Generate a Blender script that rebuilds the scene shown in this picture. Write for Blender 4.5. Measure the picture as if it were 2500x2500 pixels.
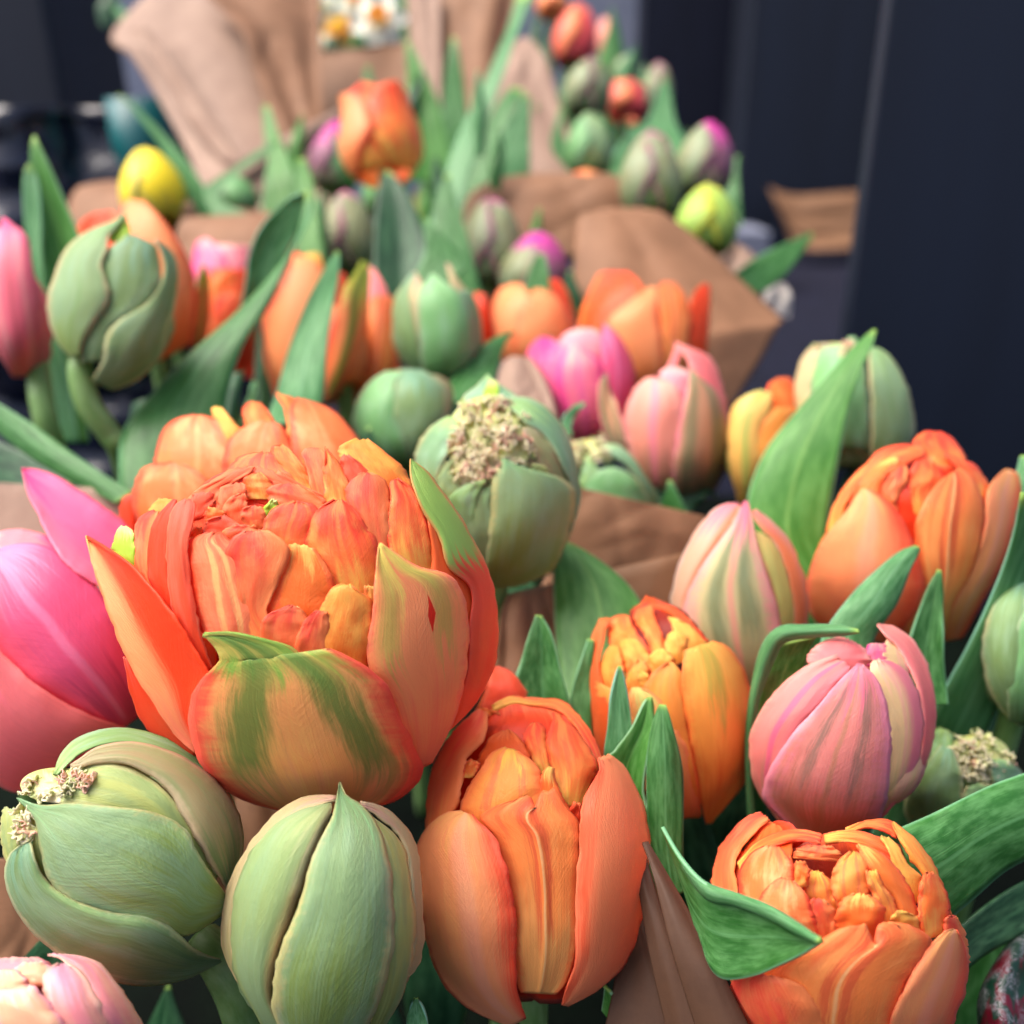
import bpy, math, random
from mathutils import Vector, noise as mnoise
rnd = random.Random(7)
sc = bpy.context.scene
for o in list(bpy.data.objects): bpy.data.objects.remove(o)
col = sc.collection
# ------------------------------------------------------------------ camera, world, light
PITCH = math.radians(20); FOV = math.radians(52)
cam_d = bpy.data.cameras.new('camera'); cam = bpy.data.objects.new('camera', cam_d); col.objects.link(cam)
CAMZ = 0.75
cam.location = (0, 0, CAMZ); cam.rotation_euler = (math.radians(90) - PITCH, 0, 0)
cam_d.sensor_width = 36; cam_d.lens = 18 / math.tan(FOV / 2)
cam_d.clip_start = 0.01; cam_d.clip_end = 100
cam_d.dof.use_dof = True; cam_d.dof.focus_distance = 0.212; cam_d.dof.aperture_fstop = 9.5
sc.camera = cam
SUN_EL, SUN_AZ = math.radians(60), math.radians(-95)      # azimuth measured from +Y towards +X
w = bpy.data.worlds.new('World'); sc.world = w; w.use_nodes = True
nt = w.node_tree; bg = nt.nodes['Background']
sky = nt.nodes.new('ShaderNodeTexSky'); sky.sky_type = 'NISHITA'; sky.sun_disc = False
sky.sun_elevation = SUN_EL; sky.sun_rotation = SUN_AZ
sky.air_density = 0.45; sky.dust_density = 5.0; sky.ozone_density = 0.3
nt.links.new(sky.outputs[0], bg.inputs[0]); bg.inputs[1].default_value = 0.125
sl = bpy.data.lights.new('sun', 'SUN'); sl.energy = 1.5; sl.angle = math.radians(60); sl.color = (1, .95, .87)
so = bpy.data.objects.new('sun', sl); col.objects.link(so)
sd = Vector((math.sin(SUN_AZ) * math.cos(SUN_EL), math.cos(SUN_AZ) * math.cos(SUN_EL), math.sin(SUN_EL)))
so.rotation_euler = (sd).to_track_quat('Z', 'Y').to_euler()
sc.view_settings.view_transform = 'Standard'; sc.view_settings.look = 'None'
sc.view_settings.exposure = 1.42; sc.view_settings.gamma = 1
sc.render.engine = 'CYCLES'
sc.cycles.use_denoising = True
sc.cycles.max_bounces = 8; sc.cycles.transmission_bounces = 4; sc.cycles.diffuse_bounces = 5
sc.cycles.use_adaptive_sampling = True; sc.cycles.adaptive_threshold = 0.01
# ------------------------------------------------------------------ camera helpers (photo pixels 0..2500 -> points at a real distance)
CF = Vector((0, math.cos(PITCH), -math.sin(PITCH))); CU = Vector((0, math.sin(PITCH), math.cos(PITCH))); CR = Vector((1, 0, 0))
CC = Vector((0, 0, CAMZ)); FPX = 1250 / math.tan(FOV / 2)
def at(px, py, d): return CC + CR * ((px - 1250) / FPX * d) + CU * ((1250 - py) / FPX * d) + CF * d
FR = {'V': (0, 0, 2500 / 1932), 'q01': (0, 800, .46584), 'q11': (800, 800, .46584), 'q21': (1600, 800, .46584), 'q10': (800, 0, .46584), 'q00': (0, 0, .46584),
      'q20': (1600, 0, .46584), 'b0': (0, 1600, .46584), 'b1': (800, 1600, .46584), 'b2': (1600, 1600, .46584), 'G': (200, 900, .56936),
      'K': (1400, 1200, .31056), 'M': (1950, 1000, .28468), 'Z': (1250, 750, .31056), 'N': (950, 880, .2588), 'R': (0, 480, .31056),
      'T': (450, 550, .41408), 'X': (1100, 550, .36232), 'W': (700, 200, .36232), 'F': (0, 2100, .20704)}
def fr(f, x, y):
    o = FR[f]; return o[0] + o[2] * x, o[1] + o[2] * y
# ------------------------------------------------------------------ tagging
def tag(o, label=None, cat=None, group=None, kind=None):
    if label: o['label'] = label
    if cat: o['category'] = cat
    if group: o['group'] = group
    if kind: o['kind'] = kind
    return o
def empty(name, loc):
    o = bpy.data.objects.new(name, None); o.empty_display_size = .01; o.location = loc; col.objects.link(o); return o
def mesh_obj(name, verts, faces, mat, parent=None, uvs=None, smooth=True):
    me = bpy.data.meshes.new(name)
    off = parent.matrix_world.translation.copy() if False else (parent.location.copy() if parent and parent.parent is None else Vector((0, 0, 0)))
    if parent and parent.parent: off = parent.parent.location + parent.location
    me.from_pydata([tuple(Vector(v) - off) for v in verts], [], faces)
    if uvs:
        ul = me.uv_layers.new(name='UVMap')
        for lp in me.loops: ul.data[lp.index].uv = uvs[lp.vertex_index]
    if smooth: me.polygons.foreach_set('use_smooth', [True] * len(me.polygons))
    me.materials.append(mat)
    o = bpy.data.objects.new(name, me); col.objects.link(o)
    if parent: o.parent = parent
    return o
# ------------------------------------------------------------------ materials
def srgb(r, g, b):
    f = lambda c: (c / 255) / 12.92 if c <= 10 else (((c / 255) + .055) / 1.055) ** 2.4
    return (f(r), f(g), f(b), 1)
class NB:
    def __init__(s, name):
        s.m = bpy.data.materials.new(name); s.m.use_nodes = True; s.t = s.m.node_tree
        for n in list(s.t.nodes): s.t.nodes.remove(n)
        s.out = s.t.nodes.new('ShaderNodeOutputMaterial')
    def n(s, t, **k):
        x = s.t.nodes.new(t)
        for a, b in k.items(): setattr(x, a, b)
        return x
    def put(s, sock, v):
        if hasattr(v, 'default_value') or hasattr(v, 'is_output'): s.t.links.new(v, sock)
        else: sock.default_value = v
    def math(s, op, a, b=None, c=None, clamp=False):
        x = s.n('ShaderNodeMath', operation=op, use_clamp=clamp); s.put(x.inputs[0], a)
        if b is not None: s.put(x.inputs[1], b)
        if c is not None: s.put(x.inputs[2], c)
        return x.outputs[0]
    def ss(s, v, a, b):
        x = s.n('ShaderNodeMapRange', interpolation_type='SMOOTHSTEP'); s.put(x.inputs[0], v)
        x.inputs[1].default_value = a; x.inputs[2].default_value = b; return x.outputs[0]
    def mix(s, f, a, b, mode='MIX'):
        x = s.n('ShaderNodeMix', data_type='RGBA', blend_type=mode); s.put(x.inputs[0], f)
        s.put(x.inputs[6], a); s.put(x.inputs[7], b); return x.outputs[2]
    def vec(s, x, y, z):
        c = s.n('ShaderNodeCombineXYZ'); s.put(c.inputs[0], x); s.put(c.inputs[1], y); s.put(c.inputs[2], z); return c.outputs[0]
    def noise(s, v, scale, det=2, rough=.5, dist=0.0):
        x = s.n('ShaderNodeTexNoise'); s.put(x.inputs['Vector'], v); x.inputs['Scale'].default_value = scale
        x.inputs['Detail'].default_value = det; x.inputs['Roughness'].default_value = rough; x.inputs['Distortion'].default_value = dist
        return x.outputs[0]
MATS = {}
def petal_mat(key, base, mid, tip, b=(0, .35), t=(.75, 1.0), edge=None, e=(.65, 1.0), es=1, rib=None, rw=.06, rs=.7, rv=(0, .1),
              flame=None, fb=(.45, .22), fv=(.1, .3, .8, .95), fs=1, fd=0, side=None, sd=(-.2, .6), a1=.35, a2=.3, var=.3, rough=.4, sss=.10, trans=.2, mot=None, mota=.5, ev=None,
              bump=.00025, spot=None, bloom=0, grain=1.0):
    """organ surface coloured along its length (base, mid, tip), towards its margin, along its rib and by feathered flames"""
    if key in MATS: return MATS[key]
    N = NB(key)
    uv = N.n('ShaderNodeUVMap'); sp = N.n('ShaderNodeSeparateXYZ'); N.t.links.new(uv.outputs[0], sp.inputs[0])
    u = N.math('MULTIPLY_ADD', sp.outputs[0], 2.0, -1.0); v = sp.outputs[1]
    oi = N.n('ShaderNodeObjectInfo'); seed = N.math('MULTIPLY', oi.outputs['Random'], 40.0)
    au = N.math('ABSOLUTE', u)
    nA = N.noise(N.vec(N.math('MULTIPLY', u, 3.0), v, seed), 1.6, 2)
    nW = N.noise(N.vec(0.0, N.math('MULTIPLY', v, 3.0), seed), 1.3, 2)
    u = N.math('ADD', u, N.math('MULTIPLY', N.math('SUBTRACT', nW, .5), .12)); au = N.math('ABSOLUTE', u)
    nB = N.noise(N.vec(N.math('MULTIPLY', u, 15.0), N.math('MULTIPLY', v, 3.2), seed), 1.7, 4, .65)
    lat = N.noise(N.vec(N.math('MULTIPLY', u, 1.5), N.math('MULTIPLY', N.math('SUBTRACT', v, N.math('MULTIPLY', au, .35)), 46.0), seed), 1.6, 2)
    nC = N.noise(N.vec(u, N.math('MULTIPLY', v, 1.6), seed), 1.7, 3, .5)
    a_ = N.math('SUBTRACT', nA, .5); b_ = N.math('SUBTRACT', nB, .5)
    vv = N.math('ADD', v, N.math('ADD', N.math('MULTIPLY', a_, a1 * 1.6), N.math('MULTIPLY', b_, a1)))
    feather = N.noise(N.vec(N.math('MULTIPLY', u, 2.0), N.math('MULTIPLY', v, 26.0), seed), 1.5, 2)
    eu = N.math('ADD', au, N.math('ADD', N.math('MULTIPLY', N.math('SUBTRACT', feather, .5), a2 * .8), N.math('MULTIPLY', a_, a2 * 1.6)))
    c = N.mix(N.ss(vv, *b), base, mid); c = N.mix(N.ss(vv, *t), c, tip)
    if mot: c = N.mix(N.math('MULTIPLY', N.ss(N.math('ADD', nC, N.math('MULTIPLY', b_, .35)), .44, .68), mota), c, mot)
    if side: c = N.mix(N.ss(N.math('ADD', u, N.math('MULTIPLY', b_, .6)), *sd), c, side)
    if edge:
        em = N.math('MULTIPLY', N.ss(eu, *e), es)
        if ev: em = N.math('MULTIPLY', em, N.math('SUBTRACT', 1.0, N.ss(vv, *ev)))
        c = N.mix(em, c, edge)
    if flame:
        off = N.math('ABSOLUTE', N.math('SUBTRACT', au, N.math('MULTIPLY_ADD', v, -fd, fb[0] + fd * .5)))
        off = N.math('ADD', off, N.math('ADD', N.math('MULTIPLY', b_, .38), N.math('MULTIPLY', a_, .3)))
        m = N.math('SUBTRACT', 1.0, N.ss(off, fb[1] * .2, fb[1] * 1.7))
        m = N.math('MULTIPLY', m, N.ss(vv, fv[0], fv[1])); m = N.math('MULTIPLY', m, N.math('SUBTRACT', 1.0, N.ss(vv, fv[2], fv[3])))
        c = N.mix(N.math('MULTIPLY', m, fs), c, flame)
    if rib:
        m = N.math('SUBTRACT', 1.0, N.ss(N.math('ADD', au, N.math('MULTIPLY', b_, .08)), rw * .25, rw))
        m = N.math('MULTIPLY', m, N.ss(v, *rv)); c = N.mix(N.math('MULTIPLY', m, rs), c, rib)
    if spot:
        x0, y0, rx, ry, sc_ = spot
        dx = N.math('DIVIDE', N.math('SUBTRACT', u, x0), rx); dy = N.math('DIVIDE', N.math('SUBTRACT', v, y0), ry)
        r = N.math('ADD', N.math('ABSOLUTE', dx), N.math('ABSOLUTE', dy)); r = N.math('ADD', r, N.math('MULTIPLY', b_, .6))
        c = N.mix(N.math('SUBTRACT', 1.0, N.ss(r, .85, 1.0)), c, sc_)
    if bloom:
        c = N.mix(N.math('MULTIPLY', N.ss(N.math('ADD', nC, N.math('MULTIPLY', b_, .5)), .4, .68), bloom), c, srgb(160, 194, 166))
    k = N.math('ADD', 1 - var * .5, N.math('MULTIPLY', N.math('ADD', N.math('MULTIPLY', nB, .6), N.math('ADD', N.math('MULTIPLY', nC, .25), N.math('MULTIPLY', lat, .25))), var))
    c = N.mix(1.0, c, N.vec(k, k, k), 'MULTIPLY')
    geo = N.n('ShaderNodeNewGeometry')
    tc = N.n('ShaderNodeTexCoord')
    fine = N.noise(tc.outputs['Object'], 2600 * grain, 2)
    h = N.math('ADD', N.math('MULTIPLY', N.noise(N.vec(N.math('MULTIPLY', u, 34.0), N.math('MULTIPLY', v, 1.2), seed), 1.6, 3, .65), .6), N.math('MULTIPLY', fine, .16))
    h = N.math('ADD', h, N.math('MULTIPLY', lat, .45))
    h = N.math('ADD', h, N.math('MULTIPLY', N.noise(N.vec(N.math('MULTIPLY', u, 3.0), N.math('MULTIPLY', v, 20.0), seed), 1.4, 2), .35))
    bp = N.n('ShaderNodeBump'); bp.inputs['Strength'].default_value = .75; bp.inputs['Distance'].default_value = bump; N.put(bp.inputs['Height'], h)
    p = N.n('ShaderNodeBsdfPrincipled'); N.put(p.inputs['Base Color'], c); p.inputs['Roughness'].default_value = rough
    p.inputs['Specular IOR Level'].default_value = .35
    p.inputs['Subsurface Weight'].default_value = sss; p.inputs['Subsurface Radius'].default_value = (1, .45, .25); p.inputs['Subsurface Scale'].default_value = .003
    p.inputs['Sheen Weight'].default_value = .03
    N.t.links.new(bp.outputs[0], p.inputs['Normal'])
    if trans:
        tr = N.n('ShaderNodeBsdfTranslucent'); N.put(tr.inputs[0], c); mx = N.n('ShaderNodeMixShader'); mx.inputs[0].default_value = trans
        N.t.links.new(p.outputs[0], mx.inputs[1]); N.t.links.new(tr.outputs[0], mx.inputs[2]); N.t.links.new(mx.outputs[0], N.out.inputs[0])
    else: N.t.links.new(p.outputs[0], N.out.inputs[0])
    MATS[key] = N.m
    return N.m
def leaf_mat(key, c1, c2, rib, rough=.36, edge=None, bloom=.2):
    if key in MATS: return MATS[key]
    N = NB(key)
    uv = N.n('ShaderNodeUVMap'); sp = N.n('ShaderNodeSeparateXYZ'); N.t.links.new(uv.outputs[0], sp.inputs[0])
    u = N.math('MULTIPLY_ADD', sp.outputs[0], 2.0, -1.0); v = sp.outputs[1]; au = N.math('ABSOLUTE', u)
    oi = N.n('ShaderNodeObjectInfo'); seed = N.math('MULTIPLY', oi.outputs['Random'], 40.0)
    nB = N.noise(N.vec(N.math('MULTIPLY', u, 42.0), N.math('MULTIPLY', v, 2.6), seed), 1.5, 4, .6)
    nC = N.noise(N.vec(N.math('MULTIPLY', u, 2.0), N.math('MULTIPLY', v, 3.0), seed), 2.2, 4, .6)
    c = N.mix(N.ss(N.math('ADD', nC, N.math('MULTIPLY', N.math('SUBTRACT', nB, .5), .25)), .3, .75), c1, c2)
    c = N.mix(N.math('MULTIPLY', N.ss(N.math('ADD', N.math('MULTIPLY', nB, .25), N.math('MULTIPLY', nC, .75)), .38, .7), bloom * 1.3), c, srgb(132, 180, 130))
    m = N.math('MULTIPLY', N.math('SUBTRACT', 1.0, N.ss(au, 0.01, .07)), .45); c = N.mix(m, c, rib)
    if edge: c = N.mix(N.ss(au, .93, 1.0), c, edge)
    c = N.mix(N.ss(v, .95, 1.0), c, srgb(150, 190, 90))
    bp = N.n('ShaderNodeBump'); bp.inputs['Strength'].default_value = .6; bp.inputs['Distance'].default_value = .0002
    N.put(bp.inputs['Height'], N.noise(N.vec(N.math('MULTIPLY', u, 40.0), N.math('MULTIPLY', v, 1.0), seed), 1.6, 2, .6))
    p = N.n('ShaderNodeBsdfPrincipled'); N.put(p.inputs['Base Color'], c); p.inputs['Roughness'].default_value = rough
    p.inputs['Specular IOR Level'].default_value = .4
    N.t.links.new(bp.outputs[0], p.inputs['Normal'])
    tr = N.n('ShaderNodeBsdfTranslucent'); N.put(tr.inputs[0], c); mx = N.n('ShaderNodeMixShader'); mx.inputs[0].default_value = .22
    N.t.links.new(p.outputs[0], mx.inputs[1]); N.t.links.new(tr.outputs[0], mx.inputs[2]); N.t.links.new(mx.outputs[0], N.out.inputs[0])
    MATS[key] = N.m; return N.m
def simple_mat(key, c, rough=.5, c2=None, scale=30, bump=0, spec=.5, bscale=None, metal=0, coat=0, stretch=None):
    if key in MATS: return MATS[key]
    N = NB(key); tc = N.n('ShaderNodeTexCoord'); vec = tc.outputs['Object']
    if stretch:
        mp = N.n('ShaderNodeMapping'); mp.inputs['Scale'].default_value = stretch; N.t.links.new(vec, mp.inputs[0]); vec = mp.outputs[0]
    cc = c
    if c2: cc = N.mix(N.ss(N.noise(vec, scale, 4, .6), .35, .68), c, c2)
    p = N.n('ShaderNodeBsdfPrincipled'); N.put(p.inputs['Base Color'], cc); p.inputs['Roughness'].default_value = rough; p.inputs['Specular IOR Level'].default_value = spec
    p.inputs['Metallic'].default_value = metal; p.inputs['Coat Weight'].default_value = coat
    if bump:
        bp = N.n('ShaderNodeBump'); bp.inputs['Distance'].default_value = bump; N.put(bp.inputs['Height'], N.noise(vec, bscale or scale * 4, 4, .6)); N.t.links.new(bp.outputs[0], p.inputs['Normal'])
    N.t.links.new(p.outputs[0], N.out.inputs[0]); MATS[key] = N.m; return N.m
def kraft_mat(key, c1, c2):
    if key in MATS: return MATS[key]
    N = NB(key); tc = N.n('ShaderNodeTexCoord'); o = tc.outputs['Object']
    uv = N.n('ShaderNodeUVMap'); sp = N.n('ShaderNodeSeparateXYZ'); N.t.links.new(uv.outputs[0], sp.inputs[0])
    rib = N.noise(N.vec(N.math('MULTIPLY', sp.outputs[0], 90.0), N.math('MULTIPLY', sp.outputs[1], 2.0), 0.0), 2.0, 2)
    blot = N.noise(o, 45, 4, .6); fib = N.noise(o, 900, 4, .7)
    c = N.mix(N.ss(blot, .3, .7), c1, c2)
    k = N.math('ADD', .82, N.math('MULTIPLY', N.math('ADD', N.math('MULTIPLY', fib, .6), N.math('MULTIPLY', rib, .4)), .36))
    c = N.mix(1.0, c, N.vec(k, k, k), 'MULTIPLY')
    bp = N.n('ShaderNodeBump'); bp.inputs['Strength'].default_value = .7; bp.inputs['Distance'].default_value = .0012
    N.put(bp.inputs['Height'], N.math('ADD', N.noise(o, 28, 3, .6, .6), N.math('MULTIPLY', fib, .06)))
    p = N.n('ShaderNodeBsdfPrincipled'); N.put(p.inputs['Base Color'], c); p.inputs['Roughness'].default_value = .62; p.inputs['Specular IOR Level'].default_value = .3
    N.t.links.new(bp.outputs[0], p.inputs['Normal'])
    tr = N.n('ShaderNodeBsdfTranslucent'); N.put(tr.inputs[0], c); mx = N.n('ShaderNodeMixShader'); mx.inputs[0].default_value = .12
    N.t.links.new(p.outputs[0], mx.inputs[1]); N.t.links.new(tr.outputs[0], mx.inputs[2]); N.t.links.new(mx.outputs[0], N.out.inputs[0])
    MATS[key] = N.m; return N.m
# palette
ORG = srgb(254, 112, 34); RED = srgb(250, 70, 26); CORAL = srgb(253, 96, 54); PEACH = srgb(253, 166, 112); YEL = srgb(253, 196, 90); CREAM = srgb(252, 226, 160)
LIME = srgb(184, 212, 84); GRN = srgb(118, 160, 86); DGRN = srgb(62, 100, 62); BGRN = srgb(158, 190, 150); PALE = srgb(186, 206, 160); BROWN = srgb(170, 140, 96)
BEIGE = srgb(214, 196, 150); PINK = srgb(248, 96, 150); HOT = srgb(252, 48, 130); MAG = srgb(200, 50, 140); LPINK = srgb(250, 160, 170); ROSE = srgb(232, 116, 124); SAL = srgb(246, 134, 112)
P = petal_mat
def M_(k):
    """pigment recipes by kind of petal"""
    if k in MATS: return MATS[k]
    return {
     'coral_flamed': lambda: P(k, srgb(254, 176, 120), srgb(254, 176, 104), srgb(134, 178, 74), b=(0, .3), t=(.52, .66), edge=srgb(252, 92, 70), e=(.64, .96), ev=(.58, .74), flame=srgb(92, 138, 62), fb=(.4, .2), fd=.62, fv=(.0, .22, 1.2, 1.4), fs=.85, a1=.3, a2=.3, mot=srgb(251, 200, 110)),
     'coral_left': lambda: P(k, srgb(254, 140, 104), srgb(254, 156, 98), YEL, t=(.88, 1.0), side=RED, sd=(-.5, .05), a1=.15, a2=.2),
     'red': lambda: P(k, srgb(230, 60, 20), RED, srgb(252, 90, 70), a1=.3),
     'red_fold': lambda: P(k, RED, srgb(253, 86, 50), srgb(253, 104, 80), edge=srgb(253, 124, 88), e=(.8, 1), a1=.3, mot=srgb(253, 112, 84)),
     'orange_red': lambda: P(k, YEL, srgb(254, 116, 56), srgb(252, 76, 48), b=(0, .45), t=(.45, .95), edge=srgb(253, 92, 58), e=(.8, 1), a1=.5, a2=.5, rib=srgb(253, 150, 70), rw=.12, rs=.4, mot=srgb(254, 166, 84)),
     'orange': lambda: P(k, YEL, srgb(253, 120, 48), srgb(253, 112, 60), b=(-.1, .4), t=(.6, 1), edge=CORAL, e=(.65, 1), a1=.5, a2=.5, mot=srgb(254, 186, 96)),
     'orange_peach': lambda: P(k, srgb(253, 140, 60), srgb(254, 130, 70), srgb(253, 112, 70), b=(0, .5), edge=srgb(253, 92, 58), e=(.7, 1), a1=.6, a2=.4, rib=CREAM, rw=.12, rs=.15, mot=srgb(254, 190, 130)),
     'orange_yellow_patch': lambda: P(k, srgb(253, 140, 70), srgb(253, 126, 52), srgb(253, 190, 96), b=(0, .5), t=(.7, .95), edge=CORAL, e=(.55, .9), es=.7, a1=.5, a2=.6),
     'coral_pink': lambda: P(k, srgb(253, 150, 80), srgb(253, 112, 64), srgb(252, 82, 62), b=(0, .4), t=(.45, .9), side=srgb(253, 140, 80), sd=(-.1, .9), a1=.6, mot=srgb(253, 150, 92)),
     'coral_stripes': lambda: P(k, srgb(252, 134, 100), srgb(253, 124, 82), srgb(253, 84, 44), b=(0, .4), edge=RED, e=(.6, .9), es=.8, flame=srgb(253, 196, 122), fb=(.22, .09), fv=(-.2, 0, .75, .95), fs=.7, a1=.5, mot=srgb(253, 150, 100)),
     'rosette': lambda: P(k, srgb(250, 80, 36), srgb(253, 98, 50), srgb(253, 112, 74), t=(.5, 1), edge=srgb(254, 132, 84), e=(.6, 1), a1=.5, mot=srgb(253, 140, 84)),
     'yellow_orange': lambda: P(k, srgb(252, 120, 44), srgb(253, 138, 54), srgb(253, 166, 74), t=(.4, 1), mot=YEL, a1=.5, edge=srgb(253, 120, 60), e=(.8, 1.1)),
     'peach_right': lambda: P(k, srgb(254, 140, 98), srgb(254, 158, 102), srgb(236, 206, 104), t=(.7, 1), flame=srgb(176, 184, 84), fb=(.55, .2), fv=(.35, .5, .9, 1.1), fs=.6, side=None, edge=srgb(252, 130, 96), e=(.85, 1), a1=.5, spot=(.3, .63, .09, .085, srgb(225, 40, 16))),
     'red_green_tip': lambda: P(k, CORAL, srgb(250, 84, 58), srgb(150, 190, 90), t=(.56, .64), a1=.12, edge=srgb(252, 110, 86), e=(.75, 1), es=.5),
     'orange_dark': lambda: P(k, srgb(220, 80, 20), srgb(236, 96, 36), srgb(250, 120, 60)),
     'lime': lambda: P(k, LIME, srgb(170, 210, 60), srgb(226, 236, 150), t=(.6, 1), a1=.3),
     'green_sepal': lambda: P(k, GRN, srgb(128, 168, 100), srgb(170, 200, 110), t=(.7, 1), bloom=.5),
     'blue_green': lambda: P(k, srgb(134, 158, 96), srgb(126, 168, 124), srgb(160, 200, 120), t=(.75, 1), bloom=.45, edge=srgb(180, 180, 130), e=(.75, 1)),
     'bud_green': lambda: P(k, srgb(138, 164, 84), srgb(142, 172, 116), srgb(148, 190, 124), b=(0, .3), t=(.8, 1), edge=srgb(198, 186, 134), e=(.76, .98), a1=.4, bloom=.35, rib=srgb(120, 164, 90), rw=.1, rs=.4, bump=.0004, var=.45, mot=srgb(112, 146, 62), mota=.4),
     'bud_green_dark': lambda: P(k, srgb(110, 146, 96), srgb(124, 156, 96), srgb(130, 176, 140), edge=srgb(196, 194, 140), e=(.78, 1), a1=.5, bloom=.4, bump=.0004, var=.5, mot=srgb(112, 146, 62), mota=.4),
     'bud_brown': lambda: P(k, srgb(120, 140, 84), srgb(164, 148, 104), srgb(196, 176, 140), b=(0, .3), edge=srgb(206, 178, 140), e=(.6, 1), a1=.4, bloom=.12, bump=.0004, mot=srgb(112, 146, 62), mota=.4),
     'bud_rim': lambda: P(k, srgb(180, 172, 110), srgb(196, 176, 128), srgb(206, 160, 140), edge=srgb(214, 190, 140), e=(.6, 1), bloom=.1),
     'bud_yellow': lambda: P(k, srgb(150, 160, 80), srgb(184, 194, 112), srgb(196, 206, 140), edge=srgb(206, 196, 130), e=(.7, 1), a1=.5, bloom=.2, bump=.0004, mot=srgb(112, 146, 62), mota=.4),
     'bud_left': lambda: P(k, srgb(150, 170, 96), srgb(146, 170, 108), srgb(172, 182, 124), side=srgb(186, 152, 96), sd=(.45, .95), a1=.3, bloom=.3, bump=.0004, mot=srgb(112, 146, 62), mota=.4),
     'bud_front': lambda: P(k, srgb(140, 164, 84), srgb(142, 172, 118), srgb(140, 190, 128), b=(.1, .55), t=(.85, 1), edge=srgb(186, 182, 122), e=(.82, 1), a1=.5, bloom=.38, bump=.0004, var=.45, mot=srgb(112, 146, 62), mota=.4),
     'hot_pink': lambda: P(k, srgb(238, 96, 146), srgb(248, 104, 150), srgb(252, 56, 134), t=(.6, 1), edge=srgb(252, 120, 150), e=(.6, 1), es=.4, side=srgb(253, 130, 160), sd=(.1, 1), a1=.4),
     'magenta': lambda: P(k, srgb(200, 66, 112), srgb(232, 88, 132), srgb(250, 140, 180), b=(0, .3), t=(.7, 1), rib=srgb(252, 150, 190), rw=.14, rs=.5, side=srgb(252, 90, 110), sd=(.2, 1.1), a1=.5),
     'salmon_pink': lambda: P(k, srgb(216, 90, 110), srgb(240, 120, 124), srgb(250, 120, 140), edge=srgb(252, 130, 130), e=(.6, 1), a1=.4),
     'pink_rim': lambda: P(k, PINK, srgb(252, 150, 160), srgb(253, 190, 180)),
     'peach_bud': lambda: P(k, srgb(250, 168, 112), srgb(253, 168, 118), srgb(253, 150, 106), side=srgb(252, 84, 54), sd=(2.0, 3.0), flame=None, rib=srgb(190, 190, 110), rw=.05, rs=.45, rv=(.4, .7), a1=.4, a2=.45, mot=srgb(254, 176, 110)),
     'peach_red_left': lambda: P(k, srgb(254, 160, 114), srgb(254, 158, 104), srgb(252, 172, 104), t=(.85, 1), side=srgb(253, 78, 50), sd=(.3, 1.0), edge=srgb(252, 112, 80), e=(.85, 1.1), a1=.4, a2=.35, rib=srgb(253, 178, 150), rw=.3, rs=.4, mot=srgb(254, 180, 110)),
     'peach_red_inner': lambda: P(k, srgb(252, 160, 106), srgb(252, 104, 66), srgb(252, 96, 60), b=(-.2, -.1), side=srgb(254, 150, 100), sd=(-.85, -.2), edge=srgb(250, 70, 48), e=(.95, 1.1), a1=.3, a2=.3, mot=srgb(250, 180, 130), mota=.4),
     'hollow_shade': lambda: P(k, srgb(60, 14, 10), srgb(140, 34, 14), srgb(226, 84, 30), b=(.3, .6), t=(.75, 1), a1=.3),  # shade inside an open cup, painted into the petal colour
     'blush': lambda: P(k, srgb(250, 150, 150), srgb(253, 168, 160), srgb(253, 176, 196), b=(0, .4), t=(.6, 1), edge=srgb(253, 196, 176), e=(.6, 1), rib=srgb(250, 120, 160), rw=.4, rs=.35, a1=.5, mot=srgb(253, 190, 160)),
     'blush_cream': lambda: P(k, srgb(250, 170, 130), srgb(253, 196, 156), srgb(253, 206, 186), edge=srgb(253, 180, 190), e=(.6, 1), a1=.5),
     'orange_midrib': lambda: P(k, srgb(252, 178, 100), srgb(253, 142, 72), srgb(252, 116, 64), b=(0, .6), edge=srgb(250, 116, 60), e=(.7, 1), flame=srgb(226, 88, 54), fb=(.16, .09), fv=(.15, .35, 1.1, 1.3), fs=.75, rib=srgb(253, 214, 150), rw=.045, rs=.5, a1=.5, mot=srgb(253, 170, 96)),
     'yellow_streaks': lambda: P(k, srgb(253, 140, 60), srgb(253, 160, 76), srgb(253, 190, 80), edge=srgb(253, 130, 70), e=(.5, 1), flame=srgb(232, 110, 76), fb=(.4, .1), fv=(0, .2, .8, 1), fs=.6, a1=.6, var=.5),
     'deep_red': lambda: P(k, srgb(200, 40, 10), srgb(226, 62, 20), srgb(250, 120, 70), t=(.8, 1), a1=.2),
     'amber': lambda: P(k, srgb(246, 146, 60), srgb(250, 164, 70), srgb(252, 180, 84), t=(.6, 1), edge=srgb(250, 128, 56), e=(.75, 1), flame=srgb(150, 168, 70), fb=(.12, .14), fv=(.5, .65, .95, 1.2), fs=.55, a1=.6, mot=srgb(253, 190, 90)),
     'amber_plain': lambda: P(k, srgb(246, 146, 60), srgb(252, 158, 66), srgb(253, 160, 80), edge=srgb(252, 120, 60), e=(.7, 1), a1=.5, mot=srgb(253, 186, 90)),
     'amber_pale': lambda: P(k, srgb(246, 150, 90), srgb(250, 176, 100), srgb(210, 214, 120), t=(.82, 1), edge=srgb(252, 150, 90), e=(.6, 1), a1=.4),
     'gold': lambda: P(k, srgb(252, 160, 60), srgb(252, 178, 78), srgb(248, 204, 96), t=(.6, 1), edge=srgb(253, 170, 84), e=(.6, 1)),
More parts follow.
